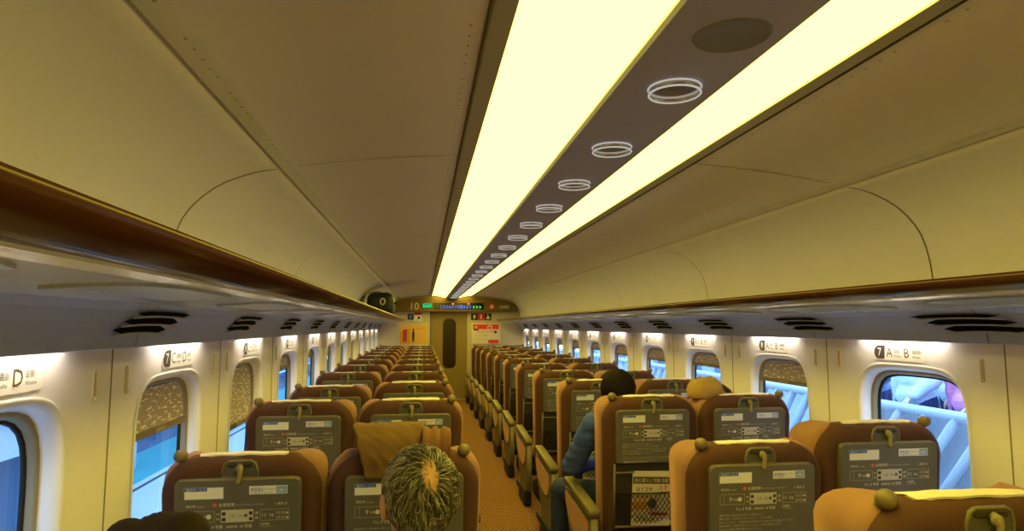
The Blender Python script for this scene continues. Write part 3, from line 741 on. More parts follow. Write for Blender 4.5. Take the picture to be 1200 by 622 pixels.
def put(nm, b, parent, key, loc=None):
    if key in cache:
        o = bpy.data.objects.new(nm, cache[key]); COL.objects.link(o); o.parent = parent
    else:
        o = b().build(nm, parent); cache[key] = o.data
    if loc: o.location = loc
    return o
SM = {-1: seat_meshes(-1), 1: seat_meshes(1)}; TP = tray_print(); LM = lower_meshes()
AM = {(-1): armrest_meshes(-1), 1: armrest_meshes(1)}
def seat(x, k, o, aisle, sink, label, dy=0):
    S = 1.30+1.04*k+.02+dy
    root = empty('train_seat', (x, S, 0), label, 'seat', 'train seats in rows')
    dz = (0, 0, -sink)
    for nm in ('cushion_body', 'back_shell', 'head_cover', 'grip_knob', 'latch_frame', 'latch_plate', 'tray_table', 'pocket_panel', 'pocket_frame', 'pocket_net', 'seat_cushion', 'pedestal'):
        src = SM[o] if nm in SM[o] else LM
        low = nm in ('seat_cushion', 'pedestal')
        p = put(nm, lambda: src[nm], root, (nm, o if nm == 'grip_knob' else 0), None if low else dz)
        if nm == 'tray_table':
            for q in ('blue_sticker', 'notice_sticker', 'printed_guide'): put(q, lambda: TP[q], p, q)
        if nm == 'head_cover' and k > 3: p.location.z -= .008
        if nm == 'latch_plate': put('tray_latch', lambda: SM[o]['tray_latch'], p, 'tray_latch')
        if nm == 'pocket_net': put('net_badge', lambda: LM['net_badge'], p, 'net_badge')
    if aisle:
        ar = empty('armrest', (0, 0, 0)); ar.parent = root
        for nm in ('arm_pad', 'arm_frame', 'arm_panel', 'foot'): put(nm, lambda: AM[o][nm], ar, (nm, o))
    return root
NROW = 12
def row_words(k):
    if k == 0: return 'in the row nearest the camera'
    if k == NROW-1: return 'last row before the end wall'
    if k == NROW-2: return 'second row from the end wall'
    return '%s row from the camera' % ordinal(k)
AX, BX = .632, 1.176
notes = {('R', 'a', 0): 'tan seat cut off by the bottom right corner, olive knob on its left',
         ('R', 'a', 1): 'tan aisle seat on the right, second row from the camera, lower than its neighbours',
         ('R', 'a', 2): 'tan aisle seat holding the blue-jacketed person, a magazine in its net',
         ('R', 'b', 1): 'brown seat in front of the nearest right window, second row from the camera',
         ('R', 'b', 2): 'brown right window seat with the tan cloth bundle on its left top corner',
         ('L', 'a', 0): 'tan aisle seat behind the grey-haired person, only its top corner in view',
         ('L', 'b', 0): 'left window seat behind the dark-haired person, only its top corner in view',
         ('L', 'a', 1): 'brown seat with the ochre jacket folded over its top, left of the aisle',
         ('L', 'b', 1): 'brown window seat on the left, second row from the camera, under the half-drawn blind'}
SEATS = {}
for side, sg in (('R', 1), ('L', -1)):
    for k in range(NROW):
        for col, x in (('a', AX), ('b', BX)):
            if (side, col, k) == ('R', 'b', 0): continue
            if side == 'R': o = -1 if col == 'a' else 1
            else: o = 1 if col == 'a' else -1
            lb = notes.get((side, col, k)) or 'brown and tan %s seat on the %s, %s' % ('aisle' if col == 'a' else 'window', 'right' if sg > 0 else 'left', row_words(k))
            sink = {('R', 'a', 1): .055, ('L', 'a', 1): .066, ('L', 'b', 1): .062, ('L', 'a', 0): .075, ('L', 'b', 0): .075, ('L', 'b', 3): .02, ('R', 'b', 4): .01}.get((side, col, k), 0)
            dx, dy = {('R', 'a', 1): (.012, -.055), ('R', 'b', 1): (.012, 0)}.get((side, col, k), (0, 0))
            SEATS[side, col, k] = seat(sg*x+dx, k, o, col == 'a', sink, lb, dy)

# magazines in the nets of two seats
def magazine(x, S, label, tiltx):
    t = empty('magazine', (x, S, 0), label, 'magazine', 'magazines in seat pockets')
    ch = Vector(tilt((0, -.058, .6)))
    Mg = frame((0, ch.y, .6), (1, 0, tiltx), Vector(tilt((0, 0, 1)))-Vector(tilt((0, 0, 0))))
    cov = mat('magazine_cover', (.62, .55, .42), .5); band = mat('magazine_dark_band', (.10, .075, .05), .6); orange = mat('magazine_orange', (.65, .28, .05), .5)
    b = MB(); b.box((.012, .0, -.008), (.205, .275, .008), mat('magazine_pages', (.6, .5, .36), .8)); b.build('back_issue', t).matrix_local = Mg
    b = MB(); b.box((0, -.008, 0), (.205, .27, .006), cov)
    z = .0034
    def q(x0, x1, y0, y1, m, zz=z): b.add([(x0, y0, zz), (x1, y0, zz), (x1, y1, zz), (x0, y1, zz)], [(0, 1, 2, 3)], m, False)
    q(-.1, .1, .075, .112, band); b.text('旅と暮らし 特集 京都', .022, cov, Matrix.Translation((0, .085, z+.0004)), 'C', .18)
    b.text('0129', .030, band, Matrix.Translation((-.08, .035, z)), 'L', .085); b.text('月号', .035, red_s, Matrix.Translation((.038, .040, z)), 'L', .05); b.text('特別', .018, red_s, Matrix.Translation((.05, .02, z)), 'L', .032)
    q(-.09, .0, .004, .014, orange); q(-.1, -.02, -.06, -.02, orange); q(.0, .09, -.09, -.075, mat('magazine_red', (.4, .04, .03), .6)); b.text('グルメ', .03, band, Matrix.Translation((-.08, -.12, z)), 'L', .1)
    b.build('front_cover', t).matrix_local = Mg
    return t
for k, lb in ((2, 'white magazine with red characters in the net of the seat with the blue-jacketed person'), (3, 'pale magazine edge in the net of the fourth right aisle seat')):
    s_ = SEATS['R', 'a', k]; magazine(s_.location.x-.01, s_.location.y-.002, lb, -.06)

# ------------------------------------------------------------------ people
def eval_mesh(ob):
    dg = bpy.context.evaluated_depsgraph_get(); dg.update()
    return bpy.data.meshes.new_from_object(ob.evaluated_get(dg))
def fuse(name, mb, voxel, m, parent=None, smooth=2):
    ob = mb.build(name)
    md = ob.modifiers.new('r', 'REMESH'); md.mode = 'VOXEL'; md.voxel_size = voxel
    if smooth: s = ob.modifiers.new('s', 'SMOOTH'); s.iterations = smooth; s.factor = .5
    me = eval_mesh(ob); old = ob.data; ob.modifiers.clear(); ob.data = me; bpy.data.meshes.remove(old)
    me.materials.clear(); me.materials.append(m); me.polygons.foreach_set('use_smooth', [True]*len(me.polygons)); me.name = name
    if parent: ob.parent = parent
    return ob
def capsule(b, p, q, r0, r1, m, n=12):
    p, q = Vector(p), Vector(q); d = (q-p)
    b.tube([p+d*t for t in (0, .25, .5, .75, 1)], [r0+(r1-r0)*t for t in (0, .25, .5, .75, 1)], m, n)
    b.sphere(p, r0, m, n, 8); b.sphere(q, r1, m, n, 8)
def ell(b, c, r, m, ax=None, n=16):
    M = Matrix.Translation(Vector(c))
    if ax is not None: M = M @ ax.to_4x4()
    b.sphere((0, 0, 0), r, m, n, 12, M=M)
def headframe(yaw, pitch, roll=0):
    return Matrix.Rotation(-yaw, 3, 'Z') @ Matrix.Rotation(-pitch, 3, 'X') @ Matrix.Rotation(roll, 3, 'Y')
def add_head(b, c, HM, m, s=1.0):
    c = Vector(c)
    def p(x, y, z): return c+HM @ Vector((x*s, y*s, z*s))
    def e(x, y, z, r): ell(b, p(x, y, z), tuple(v*s for v in r), m, HM)
    e(0, -.012, .025, (.076, .094, .088)); e(0, .018, -.035, (.062, .072, .078)); e(0, .05, -.088, (.036, .034, .026))
    e(0, .078, .028, (.052, .016, .014)); capsule(b, p(0, .088, .012), p(0, .104, -.022), .010*s, .013*s, m, 8)
    e(0, .082, -.056, (.024, .014, .007)); e(0, .081, -.066, (.021, .014, .008))
    for sx in (-1, 1):
        e(sx*.040, .070, -.012, (.022, .018, .016))
        for a in range(7):
            t = a/6*PI*1.25-.4; pass
        e(sx*.080, -.004, -.008, (.007, .020, .033)); e(sx*.086, -.012, .004, (.005, .016, .024))
    return p
def add_hand(b, wrist, dirv, nrm, m, curl=.35, s=1.0, thumb=1):
    """palm + four fingers + thumb; dirv points to the fingertips, nrm out of the palm"""
    w = Vector(wrist); d = Vector(dirv).normalized(); nn = Vector(nrm); nn = (nn-d*nn.dot(d)).normalized(); sd = d.cross(nn)
    for k in (-1, 0, 1): capsule(b, w+d*.01*s+sd*k*.014*s, w+d*.085*s+sd*k*.026*s, .013*s, .012*s, m, 8)
    for k, (off, L) in enumerate(((-.031, .062), (-.0105, .074), (.0105, .078), (.031, .068))):
        p0 = w+d*.088*s+sd*off*s; a = curl
        q1 = p0+(d*math.cos(a)+nn*math.sin(a))*L*.45*s; q2 = q1+(d*math.cos(a*2)+nn*math.sin(a*2))*L*.32*s; q3 = q2+(d*math.cos(a*2.8)+nn*math.sin(a*2.8))*L*.25*s
        capsule(b, p0, q1, .0092*s, .0085*s, m, 8); capsule(b, q1, q2, .0085*s, .008*s, m, 8); capsule(b, q2, q3, .008*s, .0068*s, m, 8)
    t0 = w+d*.025*s+sd*thumb*.025*s; t1 = t0+(d*.6+sd*thumb*.75+nn*.25).normalized()*.042*s; t2 = t1+(d*.9+sd*thumb*.25+nn*.35).normalized()*.032*s
    capsule(b, t0, t1, .013*s, .0105*s, m, 8); capsule(b, t1, t2, .0105*s, .008*s, m, 8)
skin_m = mat('skin', (.46, .25, .17), .5, spec=.3, var=.1, vscale=20)
skin2 = mat('skin_pale', (.62, .38, .26), .5, spec=.3)
shoe_m = mat('shoe_leather', (.025, .02, .018), .4)
def person(label, J, jacket, trousers, hair, voxel=.007, skin=skin_m, s=1.0, head_rot=(0, 0, 0), hair_fn=None, group=None):
    """J: joints in world space; the person becomes one root with body, hair and clothing"""
    root = empty('person', (J['hip'][0], J['hip'][1], 0), label, 'person', group)
    def L(p): return Vector(p)-root.location
    V = {k: L(v) for k, v in J.items()}
    HM = headframe(*head_rot)
    b = MB(); m = skin
    hp = add_head(b, V['head'], HM, m, s)
    capsule(b, V['neck']-Vector((0, 0, .03*s)), hp(0, -.015, -.05), .056*s, .05*s, m)
    up = (V['neck']-V['hip']).normalized(); xx = (V['shR']-V['shL']).normalized(); yy = up.cross(xx).normalized()
    TM = Matrix((xx, yy, up)).transposed()
    sp = V['neck']-V['hip']
    def torso(b, g, m):
        ell(b, V['hip']+sp*.70, (.158*s+g, .105*s+g, .17*s+g), m, TM); ell(b, V['hip']+sp*.38, (.142*s+g, .105*s+g, .17*s+g), m, TM); ell(b, V['hip']+sp*.03, (.163*s+g, .118*s+g, .11*s+g), m, TM)
        for q in 'LR': capsule(b, V['neck']-sp*.06, V['sh'+q], .06*s+g, .054*s+g, m)
    torso(b, 0, m)
    for q, th_ in (('L', 1), ('R', -1)):
        capsule(b, V['sh'+q], V['el'+q], .049*s, .037*s, m); capsule(b, V['el'+q], V['ha'+q], .037*s, .026*s, m)
        add_hand(b, V['ha'+q], V.get('hd'+q) is not None and (V['hd'+q]-V['ha'+q]) or (V['ha'+q]-V['el'+q]), (0, 0, -1) if abs((V['ha'+q]-V['el'+q]).normalized().z) < .8 else (-th_, 0, 0), m, .35, s, th_)
        hj = V['hip']+xx*(.085*s*(-1 if q == 'L' else 1))
        capsule(b, hj, V['kn'+q], .085*s, .056*s, m); capsule(b, V['kn'+q], V['an'+q], .055*s, .038*s, m)
        t = Vector(J.get('toe', (0, 1, 0))); capsule(b, V['an'+q]-Vector((0, 0, .035*s)), V['an'+q]-Vector((0, 0, .045*s))+t*.15*s, .036*s, .03*s, m)
    fuse('body', b, voxel, m, root)
    b = MB(); torso(b, .016, jacket)
    capsule(b, V['neck']-sp*.05, V['neck']+(Vector(hp(0, -.02, -.07))-V['neck'])*.35, .072*s, .066*s, jacket)
    for q in 'LR':
        w = V['ha'+q]+(V['el'+q]-V['ha'+q])*.1
        capsule(b, V['sh'+q], V['el'+q], .072*s, .062*s, jacket); capsule(b, V['el'+q], w, .062*s, .046*s, jacket)
    ob = fuse('jacket', b, voxel*1.4, jacket, root, 3)
    for v in ob.data.vertices:   # cloth folds
        nz = noise.noise(v.co*11)*.006+noise.noise(Vector((v.co.x*9, v.co.y*9, v.co.z*34)))*.006; v.co += v.normal*nz
    b = MB(); ell(b, V['hip']+sp*.03, (.172*s, .127*s, .115*s), trousers, TM)
    for q in 'LR':
        hj = V['hip']+xx*(.085*s*(-1 if q == 'L' else 1))
        capsule(b, hj, V['kn'+q], .097*s, .070*s, trousers); capsule(b, V['kn'+q], V['an'+q]+Vector((0, 0, .02)), .070*s, .056*s, trousers)
    ob = fuse('trousers', b, voxel*1.4, trousers, root, 3)
    b = MB(); t = Vector(J.get('toe', (0, 1, 0)))
    for q in 'LR':
        c = V['an'+q]; capsule(b, c-Vector((0, 0, .032*s)), c-Vector((0, 0, .040*s))+t*.17*s, .047*s, .040*s, shoe_m)
        ob = fuse('shoe', b, voxel*1.4, shoe_m, root); b = MB()
    for sx in (-1, 1):
        b = MB(); b.sphere(hp(sx*.032, .080, .006), .0115*s, mat('eye_white', (.7, .68, .65), .2), 10, 8); b.sphere(hp(sx*.032, .0865, .006), .006*s, mat('iris', (.05, .025, .012), .15), 8, 6); b.build('eye', root)
    (hair_fn or hair_cap)(root, hp, HM, hair, s)
    return root
def hair_cap(root, hp, HM, hair, s=1.0, rad=(.087, .106, .099)):
    """closed hair volume that leaves the face free"""
    b = MB()
    def fn(p):
        d = Vector(p).normalized(); r = 1
        if d.y > .25 and d.z < .35: r = .78
        if d.z < -.62: r = .80
        n_ = noise.noise(Vector((d.x*7, d.y*7, d.z*3)))*.045+noise.noise(Vector((d.x*16, d.y*16, d.z*4)))*.03
        v = Vector((d.x*rad[0], d.y*rad[1], d.z*rad[2]))*(r+n_)*1.03
        q = hp(v.x, v.y-.014, v.z+.022); return tuple(q)
    b.sphere((0, 0, 0), 1, hair, 40, 28, fn=fn)
    b.build('hair', root)
def hair_strands(root, hp, HM, hair, s=1.0):
    """combed strands that leave a thin whorl at the crown"""
    b = MB(); rnd = random.Random(9)
    dk = mat('hair_dark_grey', (.022, .020, .019), .5); md = mat('hair_mid_grey', (.085, .078, .07), .5); lt = mat('hair_light_grey', (.27, .245, .22), .5); sv = mat('hair_silver', (.38, .35, .32), .5)
    A, B, Cc = .0790, .0975, .0915
    wh = Vector((.0, -.76, .65)).normalized()      # whorl at the back of the crown
    def surf(d, lift): return hp(d.x*A*(1+lift), d.y*B*(1+lift)-.012, d.z*Cc*(1+lift)+.025)
    for i in range(7500):
        d = Vector((rnd.gauss(0, 1), rnd.gauss(0, 1), rnd.gauss(0, 1))).normalized()
        if d.z < -.75 or (d.y > .35 and d.z < .30): continue
        if d.y > .1 and d.z < -.2: continue
        dv = d-wh; a = math.sqrt((dv.x*1.5)**2+(dv.y**2+dv.z**2)*.62)+.10*noise.noise(d*6)
        if abs(d.x) > .86 and -.3 < d.z < .05 and d.y > -.25: continue
        if a < .47 and rnd.random() < .86-(a/.47)**2*.6: continue
        away = (d-wh*d.dot(wh)).normalized(); swirl = wh.cross(away)
        flow = (away+swirl*.55*math.exp(-a)+Vector((rnd.gauss(0, .3), rnd.gauss(0, .3), rnd.gauss(0, .3))))
        if a > 1.1: flow += Vector((0, 0, -.8))
        flow = (flow-d*flow.dot(d)).normalized()
        ln = rnd.uniform(.28, .50); pts = []; q = d.copy()
        clump = noise.noise(d*7)
        for t in range(5):
            lift = [.01, .055, .075, .06, .03][t]*(1+.5*clump)+rnd.uniform(-.008, .008)
            pts.append(surf(q, lift)); q = (q+flow*ln/4+Vector((0, 0, -.02))).normalized()
        side = d.x
        v = rnd.random()+.55*clump+.16*(d.z-.2)
        m = dk if v < .30 else md if v < .66 else lt if v < 1.05 else sv
        w = rnd.uniform(.0006, .0012)
        b.tube(pts, [w, w, w, w*.8, w*.2], m, 3, caps=False)
    b.build('hair', root)
    # short dark underlayer at the sides and the back
    b = MB()
    def fn(p):
        d = Vector(p).normalized(); r = .99
        if (d.y > .30 and d.z < .35) or d.z < -.7 or (d.y > .0 and d.z < -.15): r = .86
        dv = d-wh; a = math.sqrt((dv.x*1.5)**2+(dv.y**2+dv.z**2)*.62)+.10*noise.noise(d*6); r -= .055*max(0, min(1, (.48-a)/.16))
        r += noise.noise(d*14)*.012
        return tuple(hp(d.x*A*r, d.y*B*r-.012, d.z*Cc*r+.025))
    b.sphere((0, 0, 0), 1, mat('hair_under', (.045, .04, .036), .6), 56, 40, fn=fn)
    b.build('hair_underlayer', root)
def hair_tufts(root, hp, HM, hair, s=1.0):
    hair_cap(root, hp, HM, hair, s)
    b = MB()
    for x, r in ((-.062, .046), (.056, .058)):
        b.sphere((0, 0, 0), 1, hair, 18, 12, fn=lambda p: tuple(hp(x+p[0]*r, -.03+p[1]*r*1.0, .085+p[2]*r*.8)))
    b.build('hair_bun', root)
black_hair = mat('hair_black', (.010, .007, .006), .8, spec=.1)
brown_hair = mat('hair_dark_brown', (.020, .012, .008), .8, spec=.15)
denim = mat('denim_blue', (.045, .085, .42), .85, bump=.3, bscale=120, var=.25, vscale=14)
def seated(x, S, headx, heady, headz, lean=0., feet=.0):
    return dict(hip=(x, S+.36, .50), neck=(x+(headx-x)*.75, heady-.015, headz-.145), head=(headx, heady, headz),
                shL=(x+(headx-x)*.7-.165, heady+.0, headz-.20), shR=(x+(headx-x)*.7+.165, heady+.0, headz-.20),
                elL=(x-.20, S+.40, .66), elR=(x+.20, S+.40, .66), haL=(x-.10, S+.60, .62), haR=(x+.10, S+.60, .62),
                knL=(x-.11, S+.74, .50), knR=(x+.11, S+.74, .50), anL=(x-.11, S+.72, .10), anR=(x+.11, S+.72, .10))
J = seated(-.62, 1.30, -.580, 1.51, 1.113)
person('grey-haired person seen from behind with a thinning crown, seated left of the aisle', J, mat('coat_charcoal', (.03, .03, .035), .8), mat('trousers_dark', (.03, .028, .03), .8), None, voxel=.006, head_rot=(-.26, -.10, 0), hair_fn=hair_strands)
J = seated(-1.14, 1.28, -1.115, 1.50, 1.0); J['neck'] = (-1.11, 1.485, .87)
person('person with two dark hair buns just in view, seated at the left window', J, mat('coat_navy', (.02, .03, .07), .8), mat('trousers_dark', (.03, .028, .03), .8), brown_hair, voxel=.008, s=.9, head_rot=(0, -.1, 0), hair_fn=hair_tufts)
J = seated(.60, 3.38, .525, 3.66, 1.132)
J.update(shL=(.40, 3.66, .95), elL=(.295, 3.80, .69), haL=(.50, 4.06, .65), knL=(.30, 4.12, .48), anL=(.29, 4.14, .10))
person('black-haired person in a blue denim jacket, elbow over the armrest right of the aisle', J, denim, mat('jeans_dark_blue', (.025, .042, .16), .85), black_hair, voxel=.007, head_rot=(-.2, -.15, 0), hair_fn=lambda r, hp, HM, h, s: hair_cap(r, hp, HM, h, s, (.098, .112, .102)))

# ------------------------------------------------------------------ cloth things on seats
def cloth(name, path, x0, x1, m, label, cat, amp=.012, thick=.014, seed=0, edge=None, NX=30):
    """cloth following a (y,z) path across x0..x1 with folds"""
    root = empty(name, ((x0+x1)/2, path[0][0], 0), label, cat)
    P = []
    for i in range(len(path)-1):
        for t in range(6): P.append([path[i][j]+(path[i+1][j]-path[i][j])*t/6 for j in (0, 1)])
    P.append(list(path[-1]))
    for _ in range(3): P = [P[0]]+[[(P[i-1][j]+2*P[i][j]+P[i+1][j])/4 for j in (0, 1)] for i in range(1, len(P)-1)]+[P[-1]]
    top, bot = [], []
    for i, (y, z) in enumerate(P):
        a = P[max(0, i-1)]; c = P[min(len(P)-1, i+1)]; t = Vector((c[0]-a[0], c[1]-a[1])).normalized(); nx = Vector((t.y, -t.x))
        if nx.y < 0 and i < 3: pass
        r1, r2 = [], []
        for k in range(NX+1):
            u = k/NX; sx = x0+(x1-x0)*u+.010*noise.noise(Vector((i*.25, k*.1, seed)))+((edge(i/(len(P)-1), u) if edge else 0))
            h = amp*(noise.noise(Vector((u*4+seed, i*.10, 3)))+.6*noise.noise(Vector((u*9+i*.3, i*.22, seed))))
            rim = min(1, 5*min(u, 1-u, i/(len(P)-1)+.12, 1-i/(len(P)-1)+.12)+.3)
            r1.append((sx-(x0+x1)/2, y+nx[0]*(h+thick*rim)-path[0][0], z+nx[1]*(h+thick*rim))); r2.append((sx-(x0+x1)/2, y+nx[0]*(h*.3)-path[0][0], z+nx[1]*h*.3))
        top.append(r1); bot.append(r2)
    rings = [r+list(reversed(q)) for r, q in zip(top, bot)]
    b = MB(); b.loft(rings, m); b.build('cloth_body', root)
    return root
ochre = mat('ochre_cloth', (.155, .084, .027), .85, bump=.3, bscale=160, var=.15, vscale=12, sheen=.2)
S1 = SEATS['L', 'a', 1].location.y
# (y, z) walked from the camera-side hem, up over the top, down the front
j = cloth('folded_jacket', [(S1-.075, .985), (S1-.080, 1.05), (S1-.065, 1.115), (S1-.01, 1.155), (S1+.07, 1.158), (S1+.16, 1.12), (S1+.20, 1.02), (S1+.215, .90)], -.815, -.565, ochre, 'ochre brown jacket folded over the top of the seat beside the aisle', 'jacket', .019, .024, 2, edge=lambda t, u: .10*(1-u)*max(0, .45-t)*1.2)
b = MB()
rows = []
for i, (y, z) in enumerate(((-.055, 1.04), (-.07, 1.085), (-.05, 1.125), (0, 1.142), (.07, 1.14), (.13, 1.11))):
    rows.append([(.115+.098*u/10+.006*noise.noise(Vector((i*.7, u*.5, 7))), y+.012*noise.noise(Vector((u*.6, i*.4, 1)))+.02, z+.014*noise.noise(Vector((u*.55, i*.6, 5)))) for u in range(11)])
low = [[(p[0], p[1]+.012, p[2]-.014) for p in r] for r in rows]
b.loft([r+list(reversed(q)) for r, q in zip(rows, low)], mat('ochre_lining', (.16, .068, .028), .85, bump=.3, bscale=160)); b.build('sleeve', j)
# tan cloth bundle on the window seat of the third row
S2 = SEATS['R', 'b', 2].location.y
t = empty('cloth_bundle', (1.0, S2+.1, 1.12), 'rounded tan cloth bundle on the top corner of a right window seat', 'cloth bundle')
b = MB(); tanc = mat('tan_cloth', (.38, .24, .085), .8, bump=.3, bscale=120, var=.2, vscale=14)
def bf(p):
    d = Vector(p); z = d.z if d.z > -.35 else -.35
    k = 1+.10*noise.noise(Vector((d.x*3, d.y*3, d.z*2)))+.07*math.sin(d.x*7+d.y*2)*max(0, d.z)
    return (d.x*.108*k, d.y*.09*k, .012+z*.085*k)
b.sphere((0, 0, 0), 1, tanc, 36, 24, fn=bf); b.build('bundle', t)
b = MB()
for k in range(3): b.tube([(.05+.012*k, -.055, .06-.006*k), (.085+.012*k, -.05, .045-.01*k), (.105+.014*k, -.035, .01-.004*k), (.112+.02*k, -.03, -.012)], [.007, .009, .008, .004], mat('dark_strap', (.06, .03, .012), .7), 6)
b.build('strap', t)

# ------------------------------------------------------------------ dark bag on the left rack
t = empty('travel_bag', (-1.17, 9.05, 1.632), 'large black travel bag lying on the left luggage rack near the end wall', 'bag')
b = MB(); blk = mat('bag_black', (.012, .014, .014), .45, bump=.2, bscale=90)
b.pillow(rr(-.15, .20, .0, .315, .10, 6), -.34, .34, .08, .08, blk, seg=5, inner=2); b.build('bag_body', t)
b = MB(); b.tube([(.195, -.09, .17), (.225, -.07, .20), (.235, 0, .21), (.225, .07, .20), (.195, .09, .17)], .011, mat('bag_handle', (.02, .02, .02), .5), 8)
b.build('handle', t)
b = MB(); b.tube([(.03*math.cos(a*PI/6)+.06, -.345, .19+.04*math.sin(a*PI/6)) for a in range(12)], .011, mat('bag_tag', (.55, .52, .42), .4), 8, closed=True); b.build('ring', t)
b = MB(); b.tube([(-.2, -.28, .30), (0, -.345+.05, .325), (.17, -.28, .26)], .006, mat('bag_zip', (.12, .12, .11), .3), 6); b.build('zip', t)

# ------------------------------------------------------------------ outside: platforms on both sides
conc = mat('platform_concrete', (.21, .22, .23), .85, var=.15, vscale=1.5)
teal = mat('platform_teal', (.05, .26, .24), .7, var=.15, vscale=1)
steel = mat('painted_white_steel', (.40, .41, .42), .45)
wallblue = mat('station_wall', (.12, .15, .19), .7, var=.12, vscale=.6)
# right platform
b = MB(); b.box((5.3, 9, -.10), (7.0, 44, .16), conc); b.box((1.86, 9, -.016), (.14, 44, .012), steel); b.box((2.3, 9, -.016), (.30, 44, .012), mat('tactile_yellow', (.75, .55, .08), .8)); tag(b.build('platform_right'), kind='structure')
def fence(y0, y1, label, panel=False):
    t = empty('platform_fence', (3.0, (y0+y1)/2, -.02), label, 'fence', 'white platform fences')
    yc = (y0+y1)/2
    b = MB(); b.tube([(0, y0-yc, .91), (0, y1-yc, .91)], .038, steel, 12); b.build('top_rail', t)
    if panel: b = MB(); b.box((.09, 0, .46), (.03, y1-y0-.1, .80), mat('fence_panel', (.36, .37, .38), .6)); b.build('infill_panel', t)
    b = MB(); b.tube([(0, y0-yc, .12), (0, y1-yc, .12)], .03, steel, 8); b.build('bottom_rail', t)
    for y in (y0+.05, y1-.05):
        b = MB(); b.tube([(0, y-yc, 0), (0, y-yc, .91)], .035, steel, 10); b.build('post', t)
    y = y0+.1
    while y < y1-.62:
        b = MB(); b.tube([(0, y-yc+.62, .12), (0, y-yc, .90)], .036, steel, 8); b.build('diagonal_bar', t); y += .26
for k in range(7): fence(2.6+3.0*k, 5.5+3.0*k, 'white fence with diagonal bars on the right platform, section %s from the near end' % ordinal(k), k == 0)
jackets = [mat('coat_%d' % i, c, .85) for i, c in enumerate([(.22, .27, .44), (.42, .46, .56), (.60, .64, .70), (.74, .76, .80), (.85, .26, .42)])]
tr2 = mat('trousers_navy', (.03, .045, .11), .85)
for i, (x, y, desc) in enumerate(((3.5, 5.50, 'dark blue coat behind the fence, farthest left in the nearest right window'), (3.98, 5.62, 'grey-blue coat behind the fence, second from left in the nearest right window'), (3.44, 4.90, 'pale grey coat behind the fence, middle of the nearest right window'), (3.98, 5.06, 'white coat behind the platform fence, beside the one in pink'), (3.5, 4.38, 'pink coat behind the fence, right edge of the nearest right window'))):
    h = (-1)**i*.04
    J = dict(hip=(x, y, .93), neck=(x, y, 1.42), head=(x, y-.0, 1.57), shL=(x+.01, y-.17, 1.37), shR=(x-.01, y+.17, 1.37), elL=(x-.03, y-.23, 1.10), elR=(x+.03, y+.23, 1.10), haL=(x-.16, y-.14, .96), haR=(x+.01, y+.22, .84),
             knL=(x-.01+h, y-.10, .50), knR=(x-h, y+.10, .50), anL=(x+.02+h, y-.10, .075), anR=(x-h, y+.11, .075), toe=(-1, 0, 0))
    J = {k: ((v[0], v[1], v[2]-.02) if k != 'toe' else v) for k, v in J.items()}
    person('person in a '+desc, J, jackets[i], tr2, black_hair, voxel=.013, skin=skin2, head_rot=(-PI/2, 0, 0))
# station building beyond the right platform
t = empty('station_building', (9.5, 12, -1.3), 'pale blue station building beyond the right platform', 'building')
b = MB(); b.box((0, 0, 3), (2, 50, 8.6), wallblue); b.build('wall', t)
for k in range(14):
    b = MB(); b.box((-1.02, -21+3.2*k, 3.1), (.06, 2.0, 1.5), mat('station_glass', (.03, .08, .25), .15)); b.build('window', t)
    b = MB(); b.box((-1.1, -19.4+3.2*k, 3), (.22, .22, 8.4), steel); b.build('pillar', t)
for k in range(6):
    t = empty('platform_pillar', (4.6, 4.2+3.6*k, -.02), 'white steel canopy pillar on the right platform, %s from the near end' % ordinal(k), 'pillar', 'platform canopy pillars')
    b = MB(); b.box((0, 0, 1.9), (.14, .22, 3.8), steel); b.box((0, 0, .06), (.3, .36, .12), conc); b.build('column', t)
# left side: platform with a teal walkway, railing, kiosk box and a building
whitef = mat('platform_white', (.45, .45, .45), .7, var=.15, vscale=2)
b = MB(); b.box((-5.1, 9, -.10), (6.6, 44, .16), mat('platform_asphalt', (.07, .10, .14), .8, var=.2, vscale=2)); b.box((-2.55, 9, -.017), (1.5, 44, .012), whitef); b.box((-3.62, 9, -.017), (.64, 44, .012), teal)
for x in (-2.1, -2.55, -3.2): b.box((x, 9, -.009), (.035, 44, .006), seam_m)
b.box((-2.3, 9, -.009), (.20, 44, .005), mat('tactile_yellow', (.55, .40, .08), .8))
tag(b.build('platform_left'), kind='structure')
t = empty('platform_railing', (-4.15, 9, -.02), 'thin blue-white railing along the far left platform', 'railing')
for z in (.35, .70, 1.05):
    b = MB(); b.tube([(0, -20, z), (0, 22, z)], .022, steel, 8); b.build('rail', t)
for k in range(28):
    b = MB(); b.tube([(0, -19+1.5*k, 0), (0, -19+1.5*k, 1.05)], .026, steel, 8); b.build('post', t)
t = empty('platform_screen', (-2.62, 2.7, -.02), 'white topped blue platform screen outside the nearest left window', 'screen')
b = MB(); b.box((0, 0, .97), (.14, 2.3, .18), mat('screen_white', (.72, .72, .72), .5)); b.box((0, 0, 1.075), (.18, 2.34, .03), mat('screen_cap', (.6, .6, .6), .5)); b.build('top_beam', t)
b = MB(); b.box((0, 0, .44), (.06, 2.2, .88), mat('screen_blue', (.04, .10, .17), .3)); b.build('blue_panel', t)
for y in (-1.12, 0, 1.12):
    b = MB(); b.box((0, y, .45), (.12, .08, .9), steel); b.build('post', t)
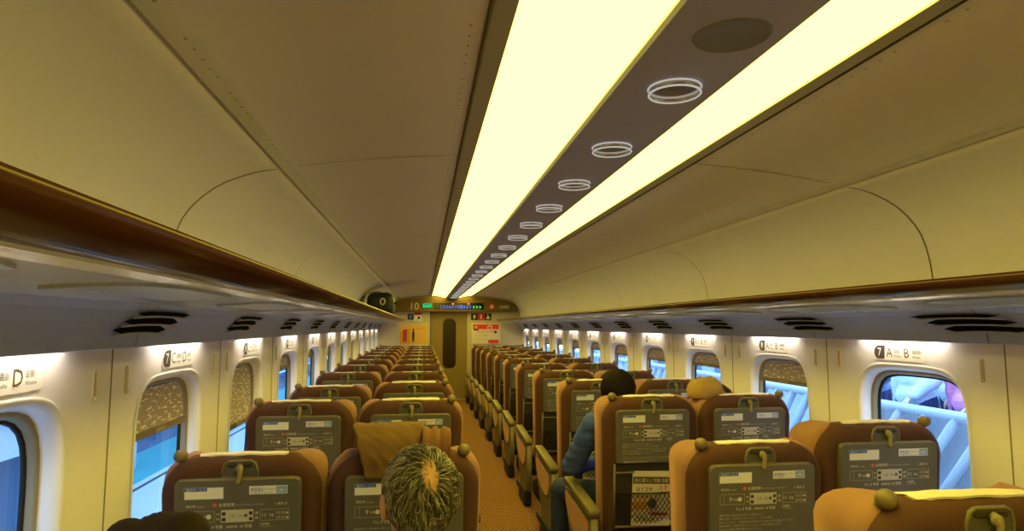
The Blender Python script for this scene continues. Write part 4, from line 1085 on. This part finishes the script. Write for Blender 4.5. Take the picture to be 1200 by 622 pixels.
for k, (y, lb) in enumerate(((7.1, 'white rounded box standing on the teal walkway outside the second nearest left window'), (13.5, 'white rounded box standing farther along the teal walkway'))):
    t = empty('platform_bin', (-3.72, y, -.011), lb, 'bin'); b = MB()
    b.pillow(rr(-.2, .2, 0, .34, .05, 4), -.3, .3, .03, .03, whitef); b.build('bin_body', t)
    b = MB(); b.pillow(rr(-.22, .22, .33, .39, .02, 4), -.32, .32, .02, .02, steel); b.build('lid', t)
t = empty('station_building', (-5.75, 9, -1.3), 'blue panelled station building beyond the left platform', 'building')
b = MB(); b.box((0, 0, 3.6), (2, 50, 7.2), mat('station_wall_left', (.06, .11, .16), .7, var=.15, vscale=.5)); b.build('wall', t)
b = MB(); b.box((1.2, 0, 4.9), (2.5, 50, .35), steel); b.build('canopy', t)
b = MB(); b.box((1.03, 0, 1.65), (.08, 50, .25), steel); b.build('wall_band', t)
for k in range(16):
    b = MB(); b.box((1.02, -22+2.8*k, 2.2), (.05, 1.7, 1.8), mat('station_glass', (.03, .08, .25), .15)); b.build('window', t)
    b = MB(); b.box((1.06, -20.6+2.8*k, 2.8), (.16, .2, 5.4), steel); b.build('pillar', t)

# ------------------------------------------------------------------ light
w = bpy.data.worlds.new('sky'); sc.world = w; w.use_nodes = True
bg = w.node_tree.nodes['Background']; bg.inputs['Color'].default_value = (.26, .52, 1., 1); bg.inputs['Strength'].default_value = 5.4
sun = bpy.data.lights.new('sun', 'SUN'); sun.energy = .8; sun.angle = math.radians(20); sun.color = (.62, .8, 1.)
so = bpy.data.objects.new('sun', sun); COL.objects.link(so); so.rotation_euler = (math.radians(25), math.radians(-8), 0)

sc.view_settings.view_transform = 'Standard'; sc.view_settings.look = 'None'; sc.view_settings.gamma = 1; sc.view_settings.use_curve_mapping = False
sc.view_settings.exposure = 0.8
cy = sc.cycles
cy.use_denoising = True; cy.max_bounces = 10; cy.diffuse_bounces = 6; cy.glossy_bounces = 4; cy.transparent_max_bounces = 12; cy.sample_clamp_indirect = 6
